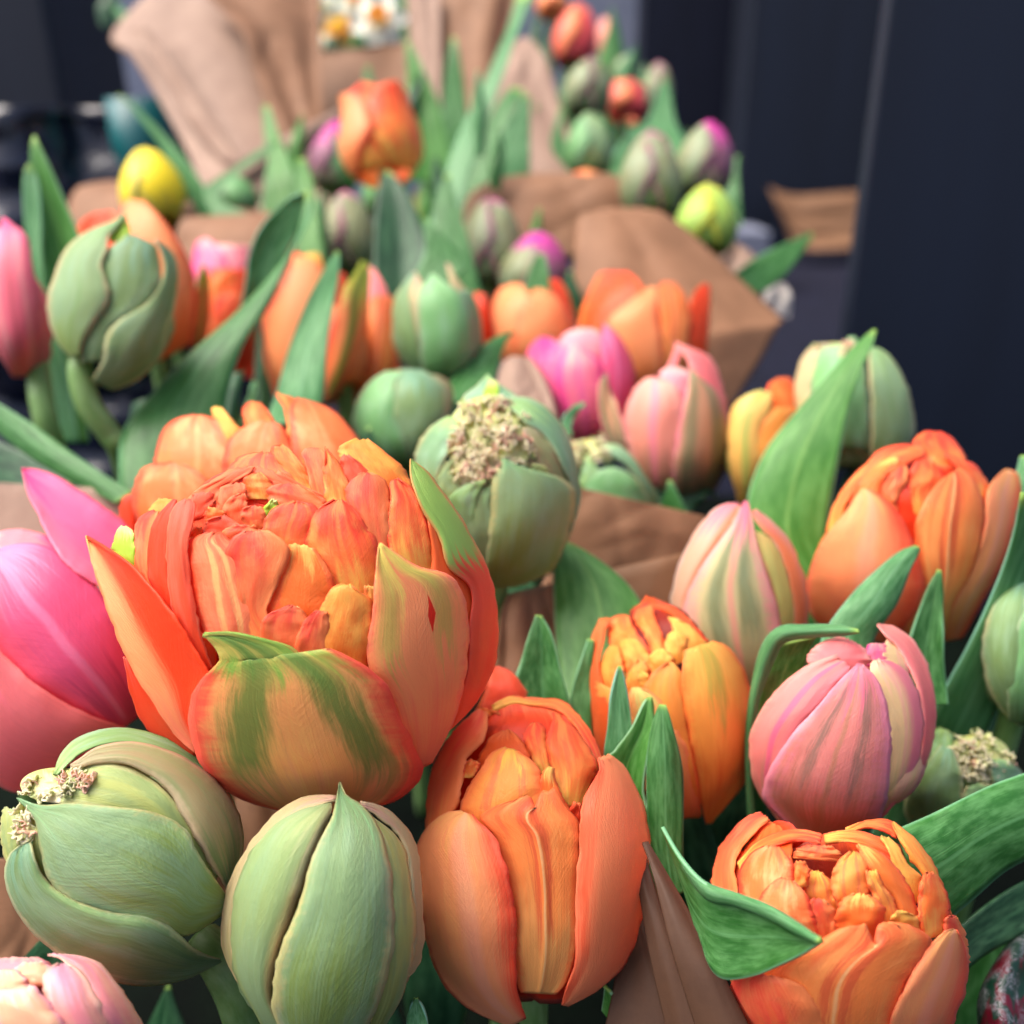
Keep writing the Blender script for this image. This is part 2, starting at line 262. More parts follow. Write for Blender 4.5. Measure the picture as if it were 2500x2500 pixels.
     'pink_dusk': lambda: P(k, srgb(200, 130, 100), srgb(236, 144, 134), srgb(248, 128, 150), b=(0, .4), t=(.75, 1), edge=srgb(250, 150, 170), e=(.65, 1), flame=srgb(110, 110, 92), fb=(.4, .1), fv=(.2, .35, .85, 1), fs=.6, rib=srgb(176, 140, 96), rw=.08, rs=.5, a1=.5, bloom=.08),
     'pink_side': lambda: P(k, srgb(210, 150, 120), srgb(244, 140, 132), srgb(252, 150, 140), b=(0, .4), side=srgb(248, 140, 150), sd=(0, 1), rib=srgb(244, 70, 150), rw=.22, rs=.5, edge=srgb(240, 170, 150), e=(.8, 1), a1=.4),
     'cream_pink': lambda: P(k, srgb(200, 180, 120), srgb(240, 202, 146), srgb(250, 196, 160), side=srgb(248, 136, 150), sd=(.0, .6), rib=srgb(250, 160, 160), rw=.16, rs=.4, a1=.4),
     'rose': lambda: P(k, srgb(220, 110, 110), srgb(240, 120, 122), srgb(248, 150, 140), edge=srgb(250, 160, 150), e=(.6, 1), a1=.4),
     'dusk_green': lambda: P(k, srgb(178, 178, 120), srgb(204, 190, 138), srgb(253, 110, 150), b=(0, .4), t=(.7, 1), edge=srgb(244, 160, 156), e=(.6, 1), flame=srgb(120, 134, 90), fb=(.35, .18), fv=(.1, .25, .75, .95), fs=.8, rib=srgb(244, 150, 140), rw=.12, rs=.6, a1=.5, bloom=.15),
     'dusk_left': lambda: P(k, srgb(210, 180, 120), srgb(226, 170, 140), srgb(244, 120, 150), side=srgb(240, 120, 70), sd=(.0, .8), edge=srgb(206, 176, 170), e=(.75, 1), a1=.4, bloom=.2),
     'dusk_right': lambda: P(k, srgb(210, 150, 110), srgb(244, 140, 90), srgb(240, 130, 120), side=srgb(222, 160, 140), sd=(.0, .8), edge=srgb(230, 170, 150), e=(.8, 1), a1=.4, bloom=.1),
     'olive': lambda: P(k, srgb(170, 170, 90), srgb(200, 192, 110), srgb(214, 184, 110), edge=srgb(226, 150, 110), e=(.75, 1), a1=.4),
     'fringe': lambda: P(k, srgb(206, 208, 120), srgb(232, 234, 160), srgb(250, 240, 206), t=(.3, 1), edge=srgb(214, 226, 150), e=(.5, 1), a1=.8, a2=.6, var=.3, trans=.3),
     'fringe_pink': lambda: P(k, srgb(226, 200, 150), srgb(240, 214, 170), srgb(246, 200, 176), t=(.3, 1), a1=.8, var=.3, trans=.3),
     'peach_bg': lambda: P(k, srgb(240, 136, 70), srgb(253, 158, 100), srgb(253, 160, 100), edge=srgb(253, 110, 70), e=(.7, 1), a1=.4),
     'hot_orange': lambda: P(k, srgb(253, 120, 40), srgb(253, 84, 30), srgb(253, 80, 40), t=(.6, 1), edge=srgb(254, 130, 60), e=(.8, 1), a1=.4),
     'pink_bg': lambda: P(k, srgb(216, 90, 120), srgb(250, 120, 150), srgb(253, 180, 170), t=(.6, 1), edge=srgb(250, 70, 150), e=(.55, .95), rib=srgb(220, 80, 160), rw=.25, rs=.4, a1=.5),
     'pink_bg2': lambda: P(k, srgb(190, 110, 110), srgb(236, 110, 130), srgb(253, 120, 160), rib=srgb(190, 80, 90), rw=.12, rs=.6, flame=srgb(253, 170, 170), fb=(.5, .14), fv=(0, .2, 1, 1.2), fs=.5, a1=.3),
     'pink_tan': lambda: P(k, srgb(170, 120, 96), srgb(240, 150, 130), srgb(253, 170, 150), b=(0, .5), t=(.7, 1), rib=srgb(250, 130, 160), rw=.25, rs=.6, edge=srgb(250, 170, 160), e=(.7, 1), a1=.4),
     'tan_green': lambda: P(k, srgb(120, 108, 84), srgb(206, 150, 116), srgb(150, 170, 120), b=(0, .4), t=(.85, 1), flame=srgb(126, 130, 92), fb=(.5, .22), fv=(.0, .2, 1.1, 1.3), fs=.8, edge=srgb(236, 130, 150), e=(.85, 1), a1=.4),
     'lime_stripe': lambda: P(k, srgb(180, 90, 60), srgb(246, 140, 80), srgb(190, 206, 70), t=(.6, .9), rib=srgb(120, 140, 50), rw=.5, rs=.9, a1=.3),
     'gold_green': lambda: P(k, srgb(200, 150, 60), srgb(236, 184, 96), srgb(220, 200, 110), rib=srgb(140, 170, 80), rw=.4, rs=.7, a1=.4),
     'bud_plum': lambda: P(k, srgb(96, 116, 70), srgb(142, 146, 106), srgb(220, 104, 160), b=(0, .45), t=(.84, .98), edge=srgb(190, 118, 146), e=(.72, .98), a1=.1, a2=.15, bloom=.25),
     'bud_plum_bright': lambda: P(k, srgb(130, 140, 100), srgb(150, 100, 120), srgb(214, 60, 160), b=(0, .3), t=(.4, .9), edge=srgb(200, 170, 160), e=(.8, 1), a1=.2),
     'bud_plain': lambda: P(k, srgb(90, 130, 70), srgb(120, 176, 110), srgb(150, 200, 140), edge=srgb(150, 170, 130), e=(.8, 1), a1=.3, bloom=.3),
     'bud_lemon': lambda: P(k, srgb(130, 160, 70), srgb(166, 200, 90), srgb(220, 220, 90), edge=srgb(226, 226, 80), e=(.6, .95), a1=.3),
     'yellow': lambda: P(k, srgb(200, 180, 60), srgb(250, 226, 40), srgb(253, 236, 60), edge=srgb(253, 240, 130), e=(.7, 1), a1=.3),
     'white': lambda: P(k, srgb(220, 220, 150), srgb(244, 244, 226), srgb(250, 250, 240), a1=.3),
     'scarlet_bg': lambda: P(k, srgb(170, 40, 70), srgb(240, 90, 90), srgb(252, 110, 120), side=srgb(250, 150, 90), sd=(-.2, 1), a1=.4),
    }[k]()
G1 = leaf_mat('leaf_mid_green', srgb(46, 104, 42), srgb(74, 138, 64), srgb(110, 170, 110), edge=srgb(120, 180, 130))
G2 = leaf_mat('leaf_blue_green', srgb(66, 128, 70), srgb(98, 160, 100), srgb(120, 180, 130), bloom=.25, edge=srgb(130, 190, 160))
G3 = leaf_mat('leaf_fresh_green', srgb(58, 122, 40), srgb(90, 154, 60), srgb(140, 190, 100), bloom=.15, edge=srgb(140, 190, 140))
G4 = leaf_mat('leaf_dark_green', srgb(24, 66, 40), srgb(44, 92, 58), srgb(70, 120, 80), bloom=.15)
STEM = leaf_mat('stem_green', srgb(110, 150, 80), srgb(140, 172, 104), srgb(140, 180, 110), bloom=.25)
KR1 = kraft_mat('kraft_paper', srgb(128, 92, 66), srgb(146, 106, 78))
KR2 = kraft_mat('kraft_paper_pinkish', srgb(150, 122, 106), srgb(164, 136, 118))
# ------------------------------------------------------------------ lofted organs
def cr(p0, p1, p2, p3, t):
    return .5 * ((2 * p1) + (-p0 + p2) * t + (2 * p0 - 5 * p1 + 4 * p2 - p3) * t * t + (-p0 + 3 * p1 - 3 * p2 + p3) * t ** 3)
def resample(rows, n):
    k = len(rows); out = []
    cum = [0]
    for i in range(1, k):
        a, b = rows[i - 1], rows[i]
        cum.append(cum[-1] + math.hypot((a[0] + a[2] - b[0] - b[2]) / 2, (a[1] + a[3] - b[1] - b[3]) / 2) + 1e-3)
    for j in range(n + 1):
        s = cum[-1] * j / n; i = 0
        while i < k - 2 and cum[i + 1] < s: i += 1
        t = (s - cum[i]) / (cum[i + 1] - cum[i])
        g = lambda q: rows[max(0, min(k - 1, q))]
        out.append([cr(g(i - 1)[c], g(i)[c], g(i + 1)[c], g(i + 2)[c], t) for c in range(len(rows[0]))])
    return out
class Field:
    """a bloom's own body: a solid ovoid at a real distance, on whose shells its petals lie"""
    def __init__(s, f, cx, cy, a, b, D, R, ang=0):
        s.f = f; s.cx, s.cy = fr(f, cx, cy); k = FR[f][2]; s.a = a * k; s.b = b * k; s.D = D; s.R = R; s.ang = math.radians(ang)
        s.mpp = D / FPX
    def depth(s, x, y):
        dx, dy = x - s.cx, y - s.cy; c, n = math.cos(s.ang), math.sin(s.ang)
        X = (dx * c + dy * n) / s.a; Y = (-dx * n + dy * c) / s.b; r2 = X * X + Y * Y
        r4 = r2 ** 1.35; h = math.sqrt(1 - r4) if r4 < .92 else math.sqrt(.08) - (r4 ** .37 - .92 ** .37) * 2.2
        return s.D - s.R * .86 * max(h, -.5)
def petal(root, F, mat, rows, lay=0, cup=None, tuck=1.0, tip=1.2, curl=0, wav=.5, name='petal', thick=.34, notch=0, bow=0, ridge=0, frame=None, nv=30, nu=16, label=None, roll=.3):
    f = frame or F.f
    R = [list(fr(f, r[0], r[1])) + list(fr(f, r[2], r[3])) for r in rows]
    S = resample(R, nv); verts = []; uvs = []; seed = rnd.random() * 100
    wmax = max(math.hypot(r[2] - r[0], r[3] - r[1]) for r in S)
    cupm = (cup * .72 if cup is not None else min(.09 * wmax * F.mpp, .0025) * 1000) / 1000
    for j, r in enumerate(S):
        v = j / nv
        dx, dy = r[2] - r[0], r[3] - r[1]; wd = math.hypot(dx, dy)
        nx, ny = (dy / (wd + 1e-6), -dx / (wd + 1e-6))
        for i in range(nu + 1):
            u = -1 + 2 * i / nu
            q = (u + 1) / 2
            x = r[0] + dx * q; y = r[1] + dy * q
            bb = bow * (1 - u * u); x += nx * bb; y += ny * bb
            tj = 1.0 * v ** 12 * (mnoise.noise(Vector((u * 5, 3, seed))) + .5 * mnoise.noise(Vector((u * 12, 5, seed)))) * .0006 / F.mpp
            y -= tj
            if notch: y += notch * math.exp(-(u / .16) ** 2) * v ** 10
            z = F.depth(x, y)
            wl = wd / (wmax + 1e-6)
            off = lay / 1000 + cupm * (1 - u * u) * wl * math.sin(math.pi * min(1, .15 + v * .85)) ** .5 - tuck / 1000 * (1 - v) ** 2 + tip / 1000 * v * v
            off += curl / 1000 * (abs(u) ** 3)
            off -= roll / 1000 * max(0, abs(u) - .8) / .2 * wl
            off -= roll / 1000 * max(0, v - .93) / .07
            off += ridge / 1000 * math.exp(-(u / .08) ** 2)
            off += wav / 1000 * (abs(u) ** 2 + .25) * mnoise.noise(Vector((u * 1.7, v * 4.5, seed))) * 2
            off += .35 / 1000 * abs(u) ** 3 * mnoise.noise(Vector((u * 2, v * 13, seed + 5)))
            off += .09 / 1000 * mnoise.noise(Vector((u * 9, v * 2.2, seed + 9)))
            jit = .5 * wl * (abs(u) ** 6) * (mnoise.noise(Vector((u, v * 14, seed + 3))) + .6 * mnoise.noise(Vector((u, v * 34, seed + 3)))) * .0011 / F.mpp
            x += jit * (1 if u > 0 else -1)
            verts.append(at(x, y, z - off)); uvs.append((q, v))
    W = nu + 1
    faces = [(j * W + i, j * W + i + 1, (j + 1) * W + i + 1, (j + 1) * W + i) for j in range(nv) for i in range(nu)]
    o = mesh_obj(name, verts, faces, M_(mat) if isinstance(mat, str) else mat, root, uvs)
    s = o.modifiers.new('thickness', 'SOLIDIFY'); s.thickness = thick / 1000; s.offset = 0
    if label: o['label'] = label
    return o
def sheet(name, mat, frame, rows, parent=None, cup=0, thick=.5, wav=.5, nv=36, nu=12, fold=0, twist=0, side=0, freq=3, crease=0):
    """leaf or paper: rows are left x,y, right x,y, left distance, right distance (m) from base to tip"""
    R = [list(fr(frame, r[0], r[1])) + list(fr(frame, r[2], r[3])) + list(r[4:6]) for r in rows]
    S = resample(R, nv); verts = []; uvs = []; seed = rnd.random() * 100
    wmax = max(math.hypot(r[2] - r[0], r[3] - r[1]) for r in S)
    for j, r in enumerate(S):
        v = j / nv
        wl = math.hypot(r[2] - r[0], r[3] - r[1]) / wmax
        for i in range(nu + 1):
            u = -1 + 2 * i / nu; q = (u + 1) / 2
            x = r[0] + (r[2] - r[0]) * q; y = r[1] + (r[3] - r[1]) * q; d = r[4] + (r[5] - r[4]) * q
            d -= cup / 1000 * (1 - u * u) * wl; d += fold / 1000 * (1 - abs(u)) * wl
            d -= side / 1000 * u * wl
            d -= wav / 1000 * (.3 + u * u) * mnoise.noise(Vector((u * .8, v * freq, seed))) * 2
            if crease:
                d -= crease / 1000 * (abs(mnoise.noise(Vector((u * 1.2 + v * .5, v * .5 - u * .2, seed + 20)))) * 3.4 + abs(mnoise.noise(Vector((u * 1.1 - v * 1.4, v * 1.6, seed + 30)))) * 1.6)
            verts.append(at(x, y, d)); uvs.append((q, v))
    W = nu + 1
    faces = [(j * W + i, j * W + i + 1, (j + 1) * W + i + 1, (j + 1) * W + i) for j in range(nv) for i in range(nu)]
    o = mesh_obj(name, verts, faces, mat, parent, uvs)
    s = o.modifiers.new('thickness', 'SOLIDIFY'); s.thickness = thick / 1000; s.offset = 0
    return o
def tube(name, pts, radii, mat, parent=None, ns=14, sub=6):
    P_ = []
    k = len(pts)
    for i in range(k - 1):
        g = lambda q: pts[max(0, min(k - 1, q))]
        for s in range(sub):
            t = s / sub; P_.append((cr(g(i - 1), g(i), g(i + 1), g(i + 2), t), radii[i] + (radii[i + 1] - radii[i]) * t))
    P_.append((pts[-1], radii[-1])); verts = []; uvs = []
    for i, (p, r) in enumerate(P_):
        d = (P_[min(i + 1, len(P_) - 1)][0] - P_[max(i - 1, 0)][0]).normalized()
        a = d.cross(Vector((0.3, 1, .1))).normalized(); b = d.cross(a)
        for s in range(ns):
            an = 2 * math.pi * s / ns; verts.append(p + (a * math.cos(an) + b * math.sin(an)) * r); uvs.append((s / ns, i / len(P_)))
    faces = [(i * ns + s, i * ns + (s + 1) % ns, (i + 1) * ns + (s + 1) % ns, (i + 1) * ns + s) for i in range(len(P_) - 1) for s in range(ns)]
    faces.append(tuple(range(ns))[::-1]); faces.append(tuple((len(P_) - 1) * ns + s for s in range(ns)))
    return mesh_obj(name, verts, faces, mat, parent, uvs)
GROUND = CAMZ - 0.36; TRAY = GROUND + .06
def stem(root, base, r=.0032, lean=(0, .02), bottom=None, pts=None):
    zb = (TRAY if base.y < .8 else GROUND) + .002 if bottom is None else bottom
    pp = pts or [base + Vector((0, 0, .004)), base + Vector((lean[0] * .15, lean[1] * .2, -.03)), base + Vector((lean[0] * .6, lean[1] * .7, -.1))]
    last = pp[-1]; e = Vector((last.x + lean[0] * .4, last.y + lean[1] * .5, zb))
    if last.z - zb > .02: pp = pp + [e]
    return tube('stem', pp, [r * 1.15] + [r] * (len(pp) - 1), STEM, root)
# ------------------------------------------------------------------ tulips as full cups
def cup3d(root, c, axis, R, H, mats, n=3, rings=2, open_=.1, spin=0, wide=1.25, asp=.6, nameall='petal', tipout=0, nv=16, nu=10, scale=1, front=None, inner=None):
    """petals wrapped round an ovoid; c is the base of the cup, axis its direction"""
    ax = axis.normalized(); e1 = ax.cross(Vector((0, 1, 0.2))).normalized(); e2 = ax.cross(e1)
    for ring in range(rings):
        for k in range(n):
            az0 = spin + 2 * math.pi * k / n + (math.pi / n) * ring; rr = R * (1 - .07 * ring + .0 * k) * scale; hh = H * (1 + .02 * ring + rnd.uniform(-.03, .03))
            if front is not None:
                m = math.cos(az0 - front)
                if m > .25: continue
            verts = []; uvs = []; sd_ = rnd.random() * 90
            for j in range(nv + 1):
                v = j / nv
                prof = math.sin(math.pi * min(1, (.12 + .88 * v)) ** .8) ** .6 if v < .5 else 0
                a = .12 + .88 * v
                top = open_
                prof = (math.sin(math.pi * a ** .85)) ** .62
                prof = prof * (1 - top * v * v) + top * v * v
                wv = wide * (min(1, .35 + v * 1.6)) * max(0, 1 - v ** 4) ** .55
                for i in range(nu + 1):
                    u = -1 + 2 * i / nu
                    az = az0 + u * wv * (math.pi / n)
                    r_ = rr * prof * (1 + .03 * (1 - u * u)) + R * .05 * mnoise.noise(Vector((u * 1.5, v * 3, sd_))) * v + tipout * R * v ** 5
                    r_ += (R * .035) * (u * (1 if ring == 0 else -1))
                    verts.append(c + ax * (hh * v) + (e1 * math.cos(az) + e2 * math.sin(az)) * r_); uvs.append(((u + 1) / 2, v))
            W = nu + 1
            faces = [(j * W + i, j * W + i + 1, (j + 1) * W + i + 1, (j + 1) * W + i) for j in range(nv) for i in range(nu)]
            mt = mats[(ring * n + k) % len(mats)]
            if ring == 1 and inner: mt = inner
            o = mesh_obj(nameall, verts, faces, M_(mt), root, uvs)
            s = o.modifiers.new('thickness', 'SOLIDIFY'); s.thickness = R * .03; s.offset = 0
def backing(root, F, mats, scale=.86, up=.62):
    """petals on the far side of a bloom, so that it is closed all round"""
    c = at(F.cx, F.cy, F.D); ax = (CU * math.cos(F.ang) + CR * math.sin(F.ang)).normalized()
    hb = F.b * F.mpp; R = min(F.a * F.mpp, F.R * 1.05) * scale
    base = c - ax * hb * up * 1.25 + CF * F.R * .18
    cup3d(root, base, ax, R, hb * 2 * up, mats, front=None, open_=.25, nv=14, nu=8)
    return base
def fringe(root, F, frame, cx, cy, rx, ry, n, lay, mats=('fringe', 'fringe_pink'), size=1.0):
    """crumpled frill of tiny torn petal strips: one mesh of two pigments"""
    verts = []; faces = []; uvs = []; mid = []
    for q in range(int(n / 4.5)):
        r = math.sqrt(rnd.random()) * .95; a = rnd.random() * 6.283
        x, y = fr(frame, cx + rx * r * math.cos(a), cy + ry * r * math.sin(a)); d = F.depth(x, y) - (lay + 1.6 * (1 - r * r) + rnd.uniform(-.8, .8)) / 1000
        p = at(x, y, d); nrm = (-CF + CU * rnd.uniform(-.2, .7) + CR * rnd.uniform(-.5, .5)).normalized()
        t = Vector((rnd.uniform(-1, 1), rnd.uniform(-1, 1), rnd.uniform(-1, 1))); t = (t - nrm * t.dot(nrm)).normalized(); b = nrm.cross(t)
        Ln = rnd.uniform(3.2, 6.5) * size / 1000; H = rnd.uniform(1.6, 2.8) * size / 1000; nj, ni = 44, 5; o = len(verts); s0 = rnd.random() * 99
        cv = rnd.uniform(-2.6, 2.6); fq = rnd.uniform(2.2, 4.0) * 6.283; am = rnd.uniform(.5, .95) * size / 1000
        for j in range(nj + 1):
            s_ = j / nj - .5; an = cv * s_; cen = p + t * (Ln * s_ * math.cos(an)) + b * (Ln * s_ * math.sin(an))
            rag = 1 + .45 * mnoise.noise(Vector((s_ * 14, 0, s0))); end = max(.15, 1 - (2 * abs(s_)) ** 4)
            for i in range(ni + 1):
                h = i / ni; lat = am * h ** 1.3 * (math.sin(fq * s_ + s0) + .8 * mnoise.noise(Vector((s_ * 12, h * 2, s0 + 4))))
                verts.append(cen + nrm * (H * h * rag * end - .0008) + b * lat + t * (.4 * am * h * math.sin(2.3 * fq * s_ + s0))); uvs.append((.5 + s_ * .98, h))
        W = ni + 1; mi = 1 if rnd.random() < .25 else 0
        for j in range(nj):
            for i in range(ni): faces.append((o + j * W + i, o + j * W + i + 1, o + (j + 1) * W + i + 1, o + (j + 1) * W + i)); mid.append(mi)
    ob = mesh_obj('fringe', verts, faces, M_(mats[0]), root, uvs); ob.data.materials.append(M_(mats[1]))
    for pl, m in zip(ob.data.polygons, mid): pl.material_index = m
    s = ob.modifiers.new('thickness', 'SOLIDIFY'); s.thickness = .00022; s.offset = 0
    # the crumpled mass beneath the frill
    vs = []; fs = []; uv2 = []
    for j in range(17):
        for i in range(17):
            X, Y = -1 + i / 8, -1 + j / 8; rr = math.hypot(X, Y); k = max(abs(X), abs(Y)) / (rr + 1e-6) if rr > 0 else 1
            x, y = fr(frame, cx + rx * 1.02 * X * k, cy + ry * 1.02 * Y * k)
            vs.append(at(x, y, F.depth(x, y) - (lay - .8 + 1.2 * mnoise.noise(Vector((X * 5, Y * 5, 3)))) / 1000)); uv2.append((i / 16, j / 16))
    fs = [(j * 17 + i, j * 17 + i + 1, (j + 1) * 17 + i + 1, (j + 1) * 17 + i) for j in range(16) for i in range(16)]
    mesh_obj('flower_center', vs, fs, M_(mats[0]), root, uv2)
def thing(name, label, cat, loc, group=None):
    r = empty(name, loc); tag(r, label, cat, group); return r
# ================================================================== FOREGROUND BLOOMS
def bloom(frame, cx, cy, a, b, D, R, label, cat='tulip', name='tulip', ang=0, back=('orange',), group=None, bscale=.84, bup=.6, lean=(0, .02), sr=.0034, mkstem=True, pts=None):
    F = Field(frame, cx, cy, a, b, D, R, ang)
    ax = (CU * math.cos(F.ang) + CR * math.sin(F.ang)).normalized()
    base = at(F.cx, F.cy, D) - ax * F.b * F.mpp * .9 + CF * R * .15
    root = thing(name, label, cat, base, group)
    bb = backing(root, F, back, bscale, bup)
    if mkstem: stem(root, bb + ax * .004, sr, lean, pts=pts)
    return root, F
GT = 'tulips bunched on the flower stall'
# ---- A: the big open double tulip
r, F = bloom('G', 905, 1030, 885, 900, .235, .040, 'largest bloom, open coral orange double tulip with a green flamed front petal', back=('orange_dark', 'red'), group=GT, bscale=.8, bup=.55)
def p(mat, rows, lay=0, **k): return petal(root_, F, mat, rows, lay, **k)
root_ = r
p('coral_flamed', [(900,1905,1080,1905),(700,1850,1330,1860),(540,1740,1462,1735),(475,1600,1420,1600),(458,1440,1350,1460),(500,1345,1290,1330),(550,1295,1130,1225),(580,1265,1040,1200),(592,1245,975,1252),(585,1225,900,1195),(565,1190,800,1162),(540,1160,650,1132),(518,1141,528,1139)], 1.5, cup=1.2, tip=1.2, roll=.2, nv=50, nu=26, label='front petal flamed with green')
p('coral_left', [(490,1650,500,1560),(400,1570,490,1420),(290,1410,540,1320),(190,1235,470,1180),(110,1040,380,1040),(50,860,230,860),(25,760,100,765),(18,722,22,722)], -1, cup=-2.5, curl=2, nv=40, wav=.3)
p('red', [(485,1665,480,1600),(380,1620,400,1540),(270,1530,330,1440),(210,1380,260,1340),(178,1235,200,1245)], -3)
p('peach_right', [(1440,1720,1500,1690),(1390,1590,1590,1520),(1330,1420,1640,1340),(1240,1290,1655,1150),(1230,1150,1640,990),(1250,1010,1570,885),(1258,900,1440,850),(1262,820,1350,795),(1275,752,1280,752)], -.3, cup=1.6, tip=1.5, nv=40, nu=22, label='peach petal with a small red tear')
p('red_green_tip', [(1560,1560,1600,1530),(1600,1480,1690,1430),(1650,1310,1770,1260),(1660,1120,1785,1080),(1670,950,1755,900),(1570,850,1700,770),(1530,720,1625,640),(1450,590,1550,530),(1412,480,1480,440),(1408,390,1415,392)], -1.8, cup=1.2, wav=.5, nv=44, label='outer petal with a green tip')
p('orange_red', [(1350,900,1520,870),(1310,750,1510,790),(1310,640,1480,660),(1325,560,1450,560),(1320,490,1400,500),(1345,475,1355,475)], -4)
p('orange_dark', [(1520,960,1660,1160),(1500,780,1640,940),(1460,640,1590,760),(1455,560,1500,600)], -6)
p('orange_dark', [(1440,1350,1690,1350),(1480,1060,1700,1060),(1500,800,1640,820),(1480,640,1560,660)], -3.5)
p('coral_pink', [(1250,900,1330,850),(1190,720,1322,720),(1140,590,1325,600),(1132,520,1320,520),(1160,462,1290,470),(1205,447,1240,447)], -4.6, cup=1.5)
p('orange_red', [(1060,1040,1270,1000),(1000,900,1292,870),(965,760,1262,740),(975,670,1220,670),(1010,605,1180,610),(1080,565,1125,562)], -3.8, cup=2, nu=20)
p('orange_red', [(800,900,960,920),(775,780,980,780),(775,690,1000,690),(800,620,1025,620),(860,580,980,576),(905,572,935,572)], -4.6, cup=1.6)
p('coral_stripes', [(560,1190,770,1190),(480,1060,790,1060),(470,930,750,930),(450,800,710,800),(455,740,640,740),(530,704,600,703)], -2.6, cup=1.5, ridge=.5)
p('coral_pink', [(740,1190,910,1140),(690,1040,795,1050),(650,900,857,890),(620,800,892,790),(640,735,870,740),(700,695,800,695)], -2.0, cup=1.4)
p('orange_yellow_patch', [(760,1200,1040,1200),(770,1080,1080,1080),(800,940,1090,960),(850,820,1060,860),(890,750,1000,770)], -3.1, cup=1)
p('coral_pink', [(790,1290,970,1290),(765,1160,975,1180),(780,1070,975,1090),(850,1030,950,1038),(890,1018,925,1018)], -1.4, cup=.8)
p('yellow_orange', [(980,1330,1240,1330),(960,1190,1232,1250),(1010,1060,1244,1100),(1050,980,1244,1000),(1080,935,1200,960),(1120,925,1160,930)], -1.1, cup=1.6)
p('coral_pink', [(940,1330,1110,1340),(915,1200,1060,1210),(950,1090,1060,1085),(1000,1037,1050,1042)], -.7, cup=1)
p('orange_yellow_patch', [(1180,1200,1290,1240),(1200,1020,1290,1010),(1215,930,1270,940)], -2.0)
p('red_fold', [(520,1320,560,1290),(440,1180,515,1160),(390,1040,490,1050),(368,880,465,880),(365,740,455,740),(375,640,480,650),(410,575,482,575),(440,562,470,562)], -1.4, cup=1.6)
p('red', [(400,1130,500,1230),(350,1010,410,1060),(290,900,375,900),(285,780,368,760),(310,660,375,650),(360,590,400,585),(390,562,405,563)], -3)
p('coral_pink', [(290,960,360,1020),(220,830,300,880),(222,710,300,740),(245,640,320,650),(300,610,330,615)], -4.2)
p('yellow_orange', [(300,700,370,660),(288,610,410,600),(330,560,390,562)], -5.2)
p('lime', [(150,860,240,860),(132,770,230,780),(150,700,222,705),(170,677,196,678)], -3.5, label='small lime green petal')
# rosette
p('red', [(470,800,1060,800),(450,640,1060,660),(490,530,1000,560),(570,460,900,500),(660,428,760,440)], -10, cup=0, roll=0)
for rows, lay, m in [
  ([(480,720,620,640),(440,620,590,560),(470,540,640,500),(560,480,720,450),(640,430,740,420)], -8.6, 'rosette'),
  ([(700,560,1000,640),(690,480,1060,560),(690,430,960,510),(740,418,860,450)], -9, 'rosette'),
  ([(600,640,700,640),(585,560,700,560),(600,510,700,500),(640,495,680,492)], -7.6, 'rosette'),
  ([(700,560,840,560),(690,490,830,510),(715,455,800,470),(745,448,770,448)], -8, 'orange'),
  ([(830,660,1060,660),(800,560,1050,600),(800,510,990,530),(850,493,930,500)], -6.6, 'coral_pink'),
  ([(610,680,720,680),(605,600,710,600),(640,550,710,555),(680,538,700,540)], -6.8, 'rosette'),
  ([(690,690,800,690),(680,640,800,640),(690,598,790,600),(720,590,760,590)], -6.2, 'coral_pink'),
  ([(540,690,620,690),(525,630,630,640),(535,592,600,600)], -6.4, 'orange'),
  ([(540,740,700,730),(522,690,690,700),(545,645,660,655),(590,634,620,634)], -5.6, 'red_fold'),
  ([(600,760,770,760),(595,705,765,705),(650,672,740,672)], -4.8, 'coral_pink'),
  ([(455,780,520,740),(455,715,520,690),(480,680,510,680)], -6, 'orange'),
  ([(770,640,850,640),(780,600,850,600),(815,560,835,568)], -5.6, 'lime'),
  ([(560,560,760,600),(490,560,760,520),(540,500,700,480)], -9.6, 'red'),
  ([(460,660,560,620),(450,590,570,560),(480,540,560,530)], -8, 'red_fold')]:
    p(m, rows, lay, cup=.7, tip=1.3, nv=20, nu=14, wav=.6, thick=.25)
for rows, lay, m in [
  ([(660,560,980,560),(620,460,940,480),(650,400,900,420),(700,368,860,380),(760,358,820,360)], -11, 'orange_red'),
  ([(860,540,1060,560),(850,440,1010,500),(810,370,960,430),(820,330,900,350),(850,328,870,330)], -10.5, 'orange'),
  ([(1000,600,1120,600),(970,460,1080,520),(945,360,1060,400),(980,338,1030,345)], -9.6, 'coral_pink'),
  ([(1050,600,1180,600),(1030,470,1160,520),(1040,400,1110,420),(1042,340,1055,345)], -8.2, 'orange'),
  ([(1160,560,1400,560),(1140,450,1420,510),(1100,370,1380,430),(1110,330,1290,350),(1160,302,1230,305)], -9.5, 'yellow_orange'),
  ([(1100,560,1300,560),(1100,440,1250,470),(1110,385,1190,400),(1120,370,1150,376)], -8.8, 'red_fold')]:
    p(m, rows, lay, cup=1.0, tip=1.6, nv=24, nu=16, wav=.65, thick=.25)
